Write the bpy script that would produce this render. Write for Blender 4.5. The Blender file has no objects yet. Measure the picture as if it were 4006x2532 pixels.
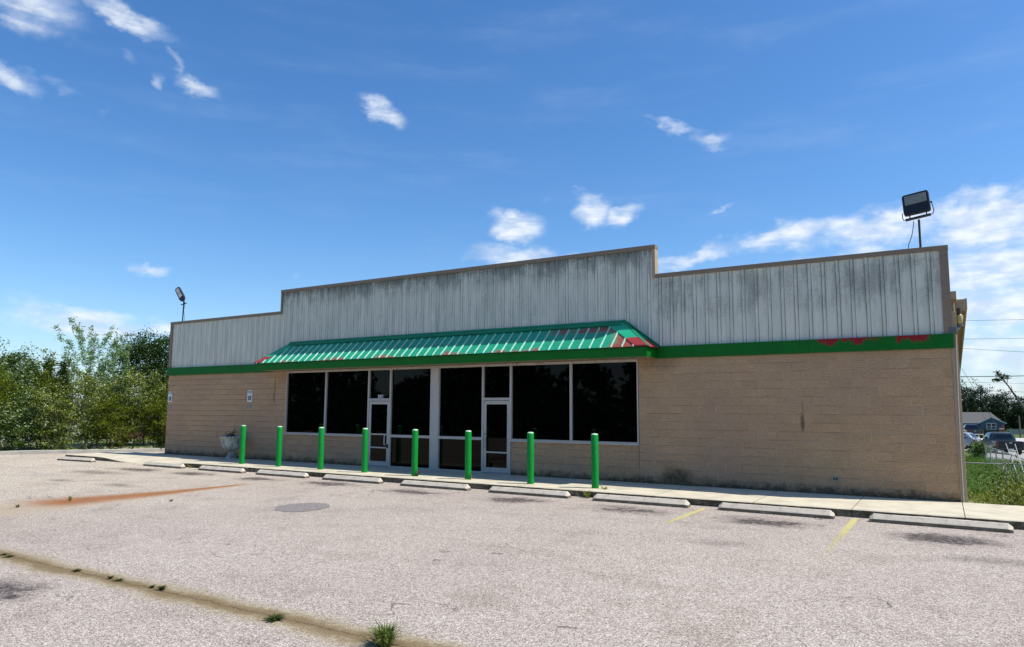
import bpy, math, random
import numpy as np
from mathutils import Vector, Matrix

S = bpy.context.scene
COL = S.collection
PI = math.pi

# ------------------------------------------------------------------ camera
cd = bpy.data.cameras.new('camera'); cam = bpy.data.objects.new('camera', cd); COL.objects.link(cam)
r = Vector((0.85394639, 0.52032776, 0.00588123)); u = Vector((0.05148301, -0.09572834, 0.99407524)); f = Vector((-0.51780794, 0.84858418, 0.10853491))
M = Matrix((( r.x, u.x, -f.x, 0.0), (r.y, u.y, -f.y, -17.68880608), (r.z, u.z, -f.z, 1.82915846), (0, 0, 0, 1)))
cam.matrix_world = M
cd.sensor_width = 36; cd.lens = 2760.794622 / 4006 * 36; cd.shift_y = 41.728 / 4006
cd.clip_start = 0.05; cd.clip_end = 3000
S.camera = cam

# ------------------------------------------------------------------ light / exposure
SUNDIR = Vector((0.60, 0.205, 1.0)).normalized()
sl = bpy.data.lights.new('sun', 'SUN'); sun = bpy.data.objects.new('sun', sl); COL.objects.link(sun)
sl.energy = 5.0; sl.angle = math.radians(0.5); sl.color = (1.0, 0.955, 0.89)
sun.rotation_euler = (-SUNDIR).to_track_quat('-Z', 'Y').to_euler()
S.view_settings.view_transform = 'Standard'; S.view_settings.look = 'None'
S.view_settings.exposure = 0.17; S.view_settings.gamma = 1.0
S.render.engine = 'CYCLES'
S.cycles.use_denoising = True
S.cycles.max_bounces = 6; S.cycles.diffuse_bounces = 3; S.cycles.glossy_bounces = 3
S.cycles.transmission_bounces = 3; S.cycles.transparent_max_bounces = 6

# ------------------------------------------------------------------ node helper
class NT:
    def __init__(s, nt):
        s.nt = nt; s.n = nt.nodes; s.l = nt.links
    def new(s, t, **k):
        x = s.n.new(t)
        for a, b in k.items(): setattr(x, a, b)
        return x
    def put(s, sock, v):
        if v is None: return
        if isinstance(v, bpy.types.NodeSocket): s.l.new(v, sock)
        else:
            if sock.type == 'RGBA' and len(v) == 3: v = (*v, 1)
            sock.default_value = v
    def m(s, op, a, b=None, c=None, clamp=False):
        x = s.new('ShaderNodeMath', operation=op, use_clamp=clamp)
        s.put(x.inputs[0], a); s.put(x.inputs[1], b); s.put(x.inputs[2], c)
        return x.outputs[0]
    def add(s, a, b): return s.m('ADD', a, b)
    def sub(s, a, b): return s.m('SUBTRACT', a, b)
    def mul(s, a, b): return s.m('MULTIPLY', a, b)
    def mx(s, a, b): return s.m('MAXIMUM', a, b)
    def mix(s, fac, a, b, mode='MIX'):
        x = s.new('ShaderNodeMix', data_type='RGBA', blend_type=mode)
        s.put(x.inputs[0], fac); s.put(x.inputs[6], a); s.put(x.inputs[7], b)
        return x.outputs[2]
    def ss(s, v, a, b, lo=0.0, hi=1.0):
        x = s.new('ShaderNodeMapRange', interpolation_type='SMOOTHSTEP')
        s.put(x.inputs[0], v); x.inputs[1].default_value = a; x.inputs[2].default_value = b
        x.inputs[3].default_value = lo; x.inputs[4].default_value = hi
        return x.outputs[0]
    def co(s, kind='Object'):
        return s.new('ShaderNodeTexCoord').outputs[kind]
    def scale(s, v, sc, loc=(0, 0, 0)):
        x = s.new('ShaderNodeMapping'); s.put(x.inputs[0], v)
        x.inputs['Scale'].default_value = sc; x.inputs['Location'].default_value = loc
        return x.outputs[0]
    def noise(s, v, sc=5, det=4, rough=0.55, out='Fac', dist=0.0):
        x = s.new('ShaderNodeTexNoise'); s.put(x.inputs['Vector'], v)
        x.inputs['Scale'].default_value = sc; x.inputs['Detail'].default_value = det
        x.inputs['Roughness'].default_value = rough; x.inputs['Distortion'].default_value = dist
        return x.outputs[out]
    def vor(s, v, sc=5, feature='F1', out='Color'):
        x = s.new('ShaderNodeTexVoronoi', feature=feature); s.put(x.inputs['Vector'], v)
        x.inputs['Scale'].default_value = sc
        return x.outputs[out]
    def xyz(s, v):
        x = s.new('ShaderNodeSeparateXYZ'); s.put(x.inputs[0], v); return x.outputs
    def ramp(s, v, stops):
        x = s.new('ShaderNodeValToRGB'); s.put(x.inputs[0], v)
        e = x.color_ramp.elements
        while len(e) > 1: e.remove(e[-1])
        e[0].position = stops[0][0]; e[0].color = (*stops[0][1], 1)
        for p, c in stops[1:]:
            q = e.new(p); q.color = (*c, 1)
        return x.outputs[0]
    def bump(s, h, st=0.3, dist=0.02):
        x = s.new('ShaderNodeBump'); s.put(x.inputs['Height'], h)
        x.inputs['Strength'].default_value = st; x.inputs['Distance'].default_value = dist
        return x.outputs[0]
    def ell(s, X, Y, cx, cy, ax, ay, wob=None):
        """soft elliptical stain mask 1 in the middle, 0 outside"""
        a = s.m('DIVIDE', s.sub(X, cx), ax); b = s.m('DIVIDE', s.sub(Y, cy), ay)
        d = s.add(s.mul(a, a), s.mul(b, b))
        if wob is not None: d = s.add(d, wob)
        return s.ss(d, 1.15, -0.1)

def mat(name, base=(.5, .5, .5), rough=0.7, metal=0.0, spec=0.5):
    m = bpy.data.materials.new(name); m.use_nodes = True
    b = m.node_tree.nodes['Principled BSDF']
    b.inputs['Base Color'].default_value = (*base, 1); b.inputs['Roughness'].default_value = rough
    b.inputs['Metallic'].default_value = metal; b.inputs['Specular IOR Level'].default_value = spec
    T = NT(m.node_tree); T.b = b
    return m, T

# ------------------------------------------------------------------ world: sky + clouds
W = bpy.data.worlds.new('World'); S.world = W; W.use_nodes = True
T = NT(W.node_tree); T.n.clear()
sky = T.new('ShaderNodeTexSky', sky_type='NISHITA')
sky.sun_disc = False
sky.sun_elevation = math.asin(SUNDIR.z)
sky.sun_rotation = math.atan2(SUNDIR.x, SUNDIR.y)
sky.air_density = 1.0; sky.dust_density = 0.6; sky.ozone_density = 2.2; sky.altitude = 100
D = T.co('Generated')
dx, dy, dz = T.xyz(D)
AZ = T.mul(T.m('ARCTAN2', dx, dy), 57.29578); EL = T.mul(T.m('ARCSINE', dz), 57.29578)
wv = T.new('ShaderNodeCombineXYZ'); T.put(wv.inputs[0], T.mul(AZ, 0.1)); T.put(wv.inputs[1], T.mul(EL, 0.16))
WV = wv.outputs[0]
n1 = T.noise(WV, 2.0, 7, 0.58, dist=0.6)
n2 = T.noise(WV, 6.0, 4, 0.5)
n3 = T.noise(WV, 0.9, 3, 0.5, out='Color')
# warp the blob coordinates a little so that their outlines are ragged
wx, wy, wz = T.xyz(n3)
AZw = T.add(AZ, T.mul(T.sub(n1, 0.5), 3.0)); ELw = T.add(EL, T.mul(T.sub(T.noise(WV, 3.7, 6, 0.6), 0.5), 2.6))
# az, el, radius along, radius across, tilt (deg), amplitude
BL = [(-68.0, 26.4, 4.6, 2.2, -8, .88), (-61.6, 26.9, 4.2, .9, -14, .74), (-68.0, 21.4, 2.4, .9, -10, .66), (-64.8, 21.2, 1.9, .9, -25, .45),
      (-62.7, 20.5, .5, 1.1, -20, .50), (-61.3, 24.4, 1.5, .8, -40, .46), (-59.1, 23.3, .8, .6, -30, .52), (-56.3, 23.2, 2.0, .8, -20, .70),
      (-57.9, 24.6, 1.2, .5, -48, .52), (-42.2, 23.3, 2.2, 1.0, -24, .95), (-30.9, 15.0, 2.3, 1.25, -10, 1.15), (-24.9, 16.1, 1.9, 1.5, -15, 1.15),
      (-22.3, 15.7, 2.0, .9, 18, .95), (-28.8, 16.8, 1.0, .55, 10, .45), (-31.2, 12.4, 5.0, 1.2, -6, .80), (-27.0, 12.2, 4.0, .8, 4, .6),
      (-15.4, 21.1, 2.4, .95, -8, .78), (-18.4, 22.2, 3.8, .55, -20, .66), (-63.0, 5.9, 5.4, 1.25, -5, .95), (-57.8, 5.7, 4.2, .9, 2, .85), (-70.0, 4.5, 3.0, .8, 0, .7),
      (-58.9, 10.1, 1.9, .6, 3, .68), (-48.6, 10.4, .5, .5, 0, .40), (-14.4, 15.8, 1.7, .38, 20, .52), (-16.5, 12.2, 4.5, .85, 10, .85),
      (-9.8, 13.4, 5.0, 1.2, 9, 1.0), (-3.6, 13.3, 5.5, 1.6, 3, 1.05), (3.2, 12.7, 4.0, 2.0, -4, 1.3), (3.6, 9.7, 6.5, 2.0, -2, 1.1),
      (6.0, 14.6, 2.5, 1.2, 0, .8), (3.2, 14.6, 2.0, 1.1, 0, .9), (-3.0, 10.6, 7.0, 1.6, 0, .9), (4.5, 7.0, 8.0, 2.2, 0, 1.05), (4.5, 4.0, 8.0, 2.4, 0, .95), (4.0, 1.0, 8.0, 2.4, 0, .8), (-6.0, 8.5, 5, 1.5, 0, .7),
      (60, 30, 12, 5, 10, .9), (120, 22, 14, 5, -8, .9), (170, 35, 10, 6, 5, .8), (-140, 25, 12, 5, 0, .8)]
F = None
for (a0, e0, sa, se, rot, amp) in BL:
    c, s_ = math.cos(math.radians(rot)), math.sin(math.radians(rot))
    A = T.sub(AZw, a0); E_ = T.sub(ELw, e0)
    p = T.m('MULTIPLY_ADD', A, c / sa, T.mul(E_, s_ / sa)); q = T.m('MULTIPLY_ADD', E_, c / se, T.mul(A, -s_ / se))
    d = T.m('MULTIPLY_ADD', p, p, T.mul(q, q))
    g = T.mul(T.m('EXPONENT', T.mul(d, -1.0)), amp)
    F = g if F is None else T.mx(F, g)
den = T.add(F, T.mul(T.sub(n1, 0.5), 0.95))
den = T.add(den, T.mul(T.sub(n2, 0.5), 0.20))
den = T.ss(den, 0.26, 1.02)
den = T.mul(T.mul(den, T.ss(F, 0.12, 0.38)), T.ss(T.noise(T.scale(WV, (.8, 2.2, 1)), 3.2, 6, .65), .28, .60, .45, 1.0))
veil = T.mul(T.ss(T.noise(T.scale(WV, (0.35, 1.3, 1)), 1.6, 6, 0.6), 0.45, 0.85), 0.09)
cov = T.m('MAXIMUM', T.mul(den, 0.93), veil)
# atmospheric whitening close to the horizon (real thin cloud / humid air)
hz = T.mul(T.ss(EL, 10.0, -1.0), 0.26)
skyc = T.new('ShaderNodeHueSaturation'); T.put(skyc.inputs['Color'], sky.outputs[0])
skyc.inputs['Hue'].default_value = 0.5; skyc.inputs['Saturation'].default_value = 1.26; skyc.inputs['Value'].default_value = 1.0
bg1 = T.new('ShaderNodeBackground'); T.put(bg1.inputs[0], T.mix(1.0, skyc.outputs[0], (0.93, 1.02, 1.12, 1), 'MULTIPLY')); bg1.inputs[1].default_value = 0.136
bg2 = T.new('ShaderNodeBackground')
T.put(bg2.inputs[0], T.mix(T.ss(n2, 0.35, 0.65), (0.60, 0.70, 0.86, 1), (0.86, 0.91, 0.96, 1))); bg2.inputs[1].default_value = 1.0
bg3 = T.new('ShaderNodeBackground'); bg3.inputs[0].default_value = (0.33, 0.53, 0.86, 1); bg3.inputs[1].default_value = 1.0
msh = T.new('ShaderNodeMixShader'); T.put(msh.inputs[0], hz); T.put(msh.inputs[1], bg1.outputs[0]); T.put(msh.inputs[2], bg3.outputs[0])
msh2 = T.new('ShaderNodeMixShader'); T.put(msh2.inputs[0], cov); T.put(msh2.inputs[1], msh.outputs[0]); T.put(msh2.inputs[2], bg2.outputs[0])
wo = T.new('ShaderNodeOutputWorld'); T.put(wo.inputs[0], msh2.outputs[0])
W.cycles.sampling_method = 'MANUAL'; W.cycles.sample_map_resolution = 512

# ------------------------------------------------------------------ mesh helper
class MB:
    def __init__(s): s.v = []; s.f = []
    def face(s, pts):
        k = len(s.v); s.v += [tuple(p) for p in pts]; s.f.append(tuple(range(k, k + len(pts))))
    def hexa(s, p):
        """p: 8 points, bottom 4 ccw then top 4 ccw"""
        k = len(s.v); s.v += [tuple(q) for q in p]
        for a in ((0, 3, 2, 1), (4, 5, 6, 7), (0, 1, 5, 4), (1, 2, 6, 5), (2, 3, 7, 6), (3, 0, 4, 7)): s.f.append(tuple(k + i for i in a))
    def box(s, x0, x1, y0, y1, z0, z1):
        s.hexa([(x0, y0, z0), (x1, y0, z0), (x1, y1, z0), (x0, y1, z0), (x0, y0, z1), (x1, y0, z1), (x1, y1, z1), (x0, y1, z1)])
    def obox(s, c, ax, ay, az_, hx, hy, hz):
        c = Vector(c); ax = Vector(ax).normalized() * hx; ay = Vector(ay).normalized() * hy; az_ = Vector(az_).normalized() * hz
        s.hexa([c - ax - ay - az_, c + ax - ay - az_, c + ax + ay - az_, c - ax + ay - az_, c - ax - ay + az_, c + ax - ay + az_, c + ax + ay + az_, c - ax + ay + az_])
    def tube(s, pts, rad, n=8, caps=True):
        pts = [Vector(p) for p in pts]; rs = rad if isinstance(rad, (list, tuple)) else [rad] * len(pts)
        k = len(s.v); prev = None
        for i, p in enumerate(pts):
            t = (pts[min(i + 1, len(pts) - 1)] - pts[max(i - 1, 0)]).normalized()
            if prev is None: prev = t.orthogonal().normalized()
            a = (prev - t * prev.dot(t)).normalized(); prev = a; b = t.cross(a)
            for j in range(n):
                th = 2 * PI * j / n; s.v.append(tuple(p + (a * math.cos(th) + b * math.sin(th)) * rs[i]))
        for i in range(len(pts) - 1):
            for j in range(n):
                j2 = (j + 1) % n; s.f.append((k + i * n + j, k + i * n + j2, k + (i + 1) * n + j2, k + (i + 1) * n + j))
        if caps:
            s.f.append(tuple(k + j for j in reversed(range(n)))); e = k + (len(pts) - 1) * n; s.f.append(tuple(e + j for j in range(n)))
    def lathe(s, prof, c=(0, 0, 0), n=24, flute=0, amp=0.0, zr=(0, 0)):
        k = len(s.v); m = len(prof)
        for (rr, z) in prof:
            for j in range(n):
                th = 2 * PI * j / n; q = rr
                if flute and zr[0] < z < zr[1]: q = rr * (1 + amp * abs(math.cos(th * flute / 2)))
                s.v.append((c[0] + q * math.cos(th), c[1] + q * math.sin(th), c[2] + z))
        for i in range(m - 1):
            for j in range(n):
                j2 = (j + 1) % n; s.f.append((k + i * n + j, k + i * n + j2, k + (i + 1) * n + j2, k + (i + 1) * n + j))
        s.f.append(tuple(k + j for j in reversed(range(n)))); e = k + (m - 1) * n; s.f.append(tuple(e + j for j in range(n)))
    def prism(s, poly, a, b, axis='x'):
        """extrude a 2-D polygon between a and b along an axis; poly in the other two axes"""
        def P(p, t):
            return {'x': (t, p[0], p[1]), 'y': (p[0], t, p[1]), 'z': (p[0], p[1], t)}[axis]
        k = len(s.v); n = len(poly); s.v += [P(p, a) for p in poly] + [P(p, b) for p in poly]
        s.f.append(tuple(k + i for i in range(n))); s.f.append(tuple(k + n + i for i in reversed(range(n))))
        for i in range(n):
            j = (i + 1) % n; s.f.append((k + i, k + n + i, k + n + j, k + j))
    def build(s, name, m, parent=None, smooth=False, bevel=0.0):
        me = bpy.data.meshes.new(name); me.from_pydata(s.v, [], s.f); me.update()
        import bmesh
        bm = bmesh.new(); bm.from_mesh(me); bmesh.ops.recalc_face_normals(bm, faces=bm.faces); bm.to_mesh(me); bm.free()
        me.materials.append(m); o = bpy.data.objects.new(name, me); COL.objects.link(o)
        if smooth: me.polygons.foreach_set('use_smooth', [True] * len(me.polygons))
        if parent is not None: o.parent = parent
        if bevel: 
            b = o.modifiers.new('bevel', 'BEVEL'); b.width = bevel; b.segments = 2; b.limit_method = 'ANGLE'; b.angle_limit = 0.6
        if smooth and bevel == 0:
            try: me.set_sharp_from_angle(angle=0.8)
            except Exception: pass
        return o

def tag(o, label=None, cat=None, group=None, kind=None):
    for k, v in (('label', label), ('category', cat), ('group', group), ('kind', kind)):
        if v: o[k] = v
    return o
def thing(name, label, cat, loc=(0, 0, 0), rz=0.0, group=None):
    o = bpy.data.objects.new(name, None); COL.objects.link(o); o.location = loc; o.rotation_euler = (0, 0, rz); o.empty_display_size = 0.2
    return tag(o, label, cat, group)
def clone(root, loc, rz, label):
    rr = root.copy(); COL.objects.link(rr); rr.location = loc; rr.rotation_euler = (0, 0, rz); rr['label'] = label
    for ch in list(root.children):
        c = ch.copy(); COL.objects.link(c); c.parent = rr
        for g in list(ch.children):
            d = g.copy(); COL.objects.link(d); d.parent = c
    return rr
def text_mesh(body, size, name, m, parent, loc, ext=0.002, sx=1.0, bold=0.0, spacing=1.0):
    c = bpy.data.curves.new(name, 'FONT'); c.body = body; c.size = size; c.extrude = ext; c.offset = bold
    c.align_x = 'CENTER'; c.space_character = spacing
    o = bpy.data.objects.new(name, c); COL.objects.link(o)
    bpy.context.view_layer.update()
    me = bpy.data.meshes.new_from_object(o.evaluated_get(bpy.context.evaluated_depsgraph_get()))
    COL.objects.unlink(o); bpy.data.objects.remove(o)
    me.name = name; me.materials.clear(); me.materials.append(m)
    # text lies in XY: stand it up facing -Y
    me.transform(Matrix.Translation(loc) @ Matrix(((sx, 0, 0, 0), (0, 0, -1, 0), (0, 1, 0, 0), (0, 0, 0, 1))))
    q = bpy.data.objects.new(name, me); COL.objects.link(q)
    if parent is not None: q.parent = parent
    return q

# ------------------------------------------------------------------ materials
def m_asphalt():
    m, T = mat('worn_asphalt', rough=0.93, spec=0.25)
    P = T.co(); X, Y, Z = T.xyz(P)
    v = T.vor(P, 95, out='Color'); r1, g1, b1 = T.xyz(v)
    vb = T.vor(P, 170, out='Color'); r2, g2, b2 = T.xyz(vb)
    st = T.add(T.mul(r1, 0.62), T.mul(g2, 0.38))
    st = T.add(st, T.mul(T.sub(T.noise(P, 22, 3, 0.6), 0.5), 0.35))
    col = T.ramp(st, [(0.12, (0.11, 0.09, 0.072)), (0.36, (0.265, 0.222, 0.180)), (0.55, (0.40, 0.342, 0.284)), (0.78, (0.61, 0.535, 0.455)), (1.0, (0.80, 0.72, 0.63))])
    # broad tone changes
    big = T.noise(P, 0.22, 5, 0.6); med = T.noise(P, 1.3, 5, 0.62)
    col = T.mix(T.ss(big, 0.35, 0.70, 0.0, 0.42), col, T.mix(1.0, col, (0.80, 0.77, 0.78, 1), 'MULTIPLY'))
    col = T.mix(T.ss(med, 0.48, 0.72, 0.0, 0.6), col, T.mix(1.0, col, (0.74, 0.72, 0.70, 1), 'MULTIPLY'))
    # drive lane worn paler towards the left
    lane = T.ss(X, -10, -24); col = T.mix(T.mul(lane, 0.55), col, T.mix(1.0, col, (1.32, 1.32, 1.16, 1), 'MULTIPLY'))
    wob = T.mul(T.sub(T.noise(P, 2.4, 7, 0.78), 0.5), 4.2)
    # oil drips in each stall
    oil = None
    rnd = random.Random(4)
    for cx, cy, ax, ay, k in [(-0.15, -4.3, .80, .52, 1.0), (-2.95, -4.05, .78, .50, .85), (-5.6, -3.95, .80, .48, .9), (-8.35, -3.9, .8, .46, .9), (-11.25, -3.95, .85, .42, .75), (-14.3, -3.65, .9, .45, .75),
                              (-17.0, -3.9, .9, .4, .7), (-19.9, -3.9, 1.0, .45, .7), (-22.7, -4.0, 1.1, .45, .75), (-22.9, -5.3, 1.3, .5, .45), (0.4, -5.9, .6, .35, .3), (-8.9, -13.9, .55, .45, .8), (-21, -7.2, .5, .25, .5), (-3.0, -6.6, .5, .3, .25), (-18.6, -7.0, .7, .3, .4)]:
        e = T.mul(T.add(T.mul(T.ell(X, Y, cx, cy, ax * 1.35, ay * 1.4, wob), .7), T.mul(T.ell(X, Y, cx, cy, ax * .85, ay * .85, wob), .9)), k); oil = e if oil is None else T.mx(oil, e)
    oil = T.m('MINIMUM', oil, 1.0)
    oil = T.mul(oil, T.ss(T.noise(P, 16, 5, .8), 0.36, 0.54, 0.30, 1.0))
    col = T.mix(T.mul(oil, 0.97), col, (0.045, 0.035, 0.034, 1))
    wl = T.add(T.mul(T.sub(T.noise(P, 0.7, 5, 0.65), 0.5), 0.45), T.mul(T.sub(T.noise(P, 7, 5, 0.8), 0.5), 0.28))
    def line(coord, c0, w, lo, hi, other, wob=wl):
        a = T.m('ABSOLUTE', T.add(T.sub(coord, c0), wob)); e = T.ss(a, w, w * 0.15)
        k1 = T.ss(other, lo - .6, lo + .3); k2 = T.ss(other, hi + .6, hi - .3)
        return T.mul(e, T.mul(k1, k2))
    # silt-filled joint across the near lane
    L1 = line(Y, -12.86, 0.38, -40, -3.2, X); L1c = line(Y, -12.86, 0.20, -40, -3.4, X)
    col = T.mix(T.mul(L1, 0.85), col, T.mix(st, (0.15, 0.115, 0.055, 1), (0.42, 0.35, 0.20, 1)))
    col = T.mix(T.mul(L1c, 0.75), col, (0.15, 0.095, 0.04, 1))
    L1k = line(Y, -12.86, 0.016, -40, -3.4, X, T.mul(T.sub(T.noise(P, 3.5, 6, .75), .5), .22)); col = T.mix(T.mul(L1k, .6), col, (.035, .03, .015, 1))
    # rust wash along the other joint
    tp = T.ss(Y, -4.9, -10.5, .16, 1.0); XX = T.add(T.m('DIVIDE', T.sub(X, -16.02), tp), T.mul(T.m('SINE', T.mul(Y, 1.15)), .12))
    L2 = line(XX, 0.12, 1.7, -12.5, -5.2, Y); L2c = line(XX, -.02, 1.25, -9.9, -5.2, Y)
    L3 = line(X, -16.05, 0.035, -16, -9.3, Y, T.mul(wl, .3)); col = T.mix(T.mul(L3, .8), col, (.05, .045, .02, 1))
    col = T.mix(T.mul(L2, 0.5), col, T.mix(st, (0.24, 0.15, 0.07, 1), (0.52, 0.42, 0.27, 1)))
    col = T.mix(T.mul(L2c, 0.85), col, T.mix(T.noise(P, 4, 3, .6), (0.13, 0.045, 0.012, 1), (0.40, 0.14, 0.03, 1)))
    # hairline cracks
    cr = T.m('ABSOLUTE', T.sub(T.noise(P, 0.33, 4, 0.55, dist=0.4), 0.5)); cr = T.ss(cr, 0.0022, 0.0004)
    cr = T.mul(cr, T.ss(T.noise(P, 0.6, 2, .5), 0.52, 0.6))
    col = T.mix(T.mul(cr, 0.75), col, (0.05, 0.04, 0.035, 1))
    T.put(T.b.inputs['Base Color'], col)
    T.put(T.b.inputs['Normal'], T.bump(st, 0.55, 0.006))
    return m
def m_concrete(name='concrete', base=(0.60, 0.54, 0.40), dark=(0.34, 0.30, 0.22), sc=1.0, side=True):
    m, T = mat(name, rough=0.92, spec=0.25)
    P = T.co(); n = T.noise(P, 1.7 * sc, 7, 0.65); n2_ = T.noise(P, 60 * sc, 3, 0.7)
    col = T.mix(T.ss(n, 0.38, 0.75), (*base, 1), tuple(b * 0.72 for b in base) + (1,))
    col = T.mix(T.ss(n2_, 0.45, 0.75, 0, 0.5), col, (*dark, 1))
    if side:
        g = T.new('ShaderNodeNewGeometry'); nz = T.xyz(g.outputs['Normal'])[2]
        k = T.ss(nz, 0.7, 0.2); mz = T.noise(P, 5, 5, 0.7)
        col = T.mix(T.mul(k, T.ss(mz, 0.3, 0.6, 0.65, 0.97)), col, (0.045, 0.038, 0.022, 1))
    T.put(T.b.inputs['Base Color'], col); T.put(T.b.inputs['Normal'], T.bump(n2_, 0.25, 0.004))
    return m
def m_block():
    m, T = mat('split_face_block', rough=0.95, spec=0.2)
    P = T.co(); X, Y, Z = T.xyz(P)
    cv = T.new('ShaderNodeCombineXYZ'); T.put(cv.inputs[0], T.add(X, Y)); T.put(cv.inputs[1], T.add(Z, 0.03)); V = cv.outputs[0]
    br = T.new('ShaderNodeTexBrick'); T.put(br.inputs['Vector'], V)
    br.inputs['Scale'].default_value = 1.0; br.inputs['Brick Width'].default_value = 0.405; br.inputs['Row Height'].default_value = 0.2033
    br.inputs['Mortar Size'].default_value = 0.0075; br.inputs['Mortar Smooth'].default_value = 0.4; br.inputs['Bias'].default_value = 0.0
    br.inputs['Color1'].default_value = (0.60, 0.385, 0.225, 1); br.inputs['Color2'].default_value = (0.47, 0.305, 0.175, 1)
    br.inputs['Mortar'].default_value = (0.42, 0.33, 0.245, 1)
    n = T.noise(P, 1.1, 6, 0.6); n2_ = T.noise(T.scale(P, (16, 16, 30)), 1.0, 5, 0.72); n4 = T.noise(P, 90, 3, 0.7)
    # mortar shows only in places
    mort = T.mul(br.outputs['Fac'], T.ss(T.noise(T.scale(P, (.8, .8, 2.2)), 1.4, 4, 0.6), 0.42, 0.56, 0.15, 1.0))
    body = T.mix(T.ss(n, 0.35, 0.7, 0, 0.65), T.mix(0.8, (0.54, 0.36, 0.21, 1), br.outputs['Color']), (0.56, 0.40, 0.225, 1))
    body = T.mix(T.ss(T.noise(P, 0.55, 4, .5), 0.42, 0.65, 0, .6), body, (0.47, 0.305, 0.21, 1))
    body = T.mix(T.ss(n2_, 0.48, 0.72, 0, 0.5), body, (0.24, 0.165, 0.10, 1))
    body = T.mix(T.ss(n4, 0.5, 0.75, 0, 0.35), body, (0.50, 0.40, 0.26, 1))
    col = T.mix(mort, body, (0.74, 0.58, 0.40, 1))
    wob = T.mul(T.sub(T.noise(P, 5, 5, 0.7), 0.5), 1.6)
    # leaks and soot marks that belong to this wall
    st = None
    for cx, cz, ax, az_, k in [(-2.84, 1.62, .055, .26, .8), (-2.83, 1.95, .03, .22, .35), (-5.9, 0.15, .55, .33, .85), (-5.2, 0.1, .5, .2, .4), (-21.0, 2.6, .035, .65, .75), (-21.02, 2.25, .06, .25, .6),
                               (-24.2, .9, .05, .2, .4), (-22.6, 2.25, .03, .18, .35), (-23.2, 2.0, .03, .12, .35), (-6.3, 3.15, .7, .35, .35)]:
        e = T.mul(T.ell(X, Z, cx, cz, ax, az_, wob), k); st = e if st is None else T.mx(st, e)
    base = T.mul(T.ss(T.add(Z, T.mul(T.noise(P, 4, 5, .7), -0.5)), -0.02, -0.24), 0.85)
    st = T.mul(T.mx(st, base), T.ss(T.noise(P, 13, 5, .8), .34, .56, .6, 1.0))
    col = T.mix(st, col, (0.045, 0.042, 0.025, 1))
    T.put(T.b.inputs['Base Color'], col)
    rough_h = T.add(T.mul(n2_, 1.0), T.mul(T.mul(br.outputs['Fac'], -0.8), 1.0))
    T.put(T.b.inputs['Normal'], T.bump(rough_h, 1.0, 0.05))
    return m
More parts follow.
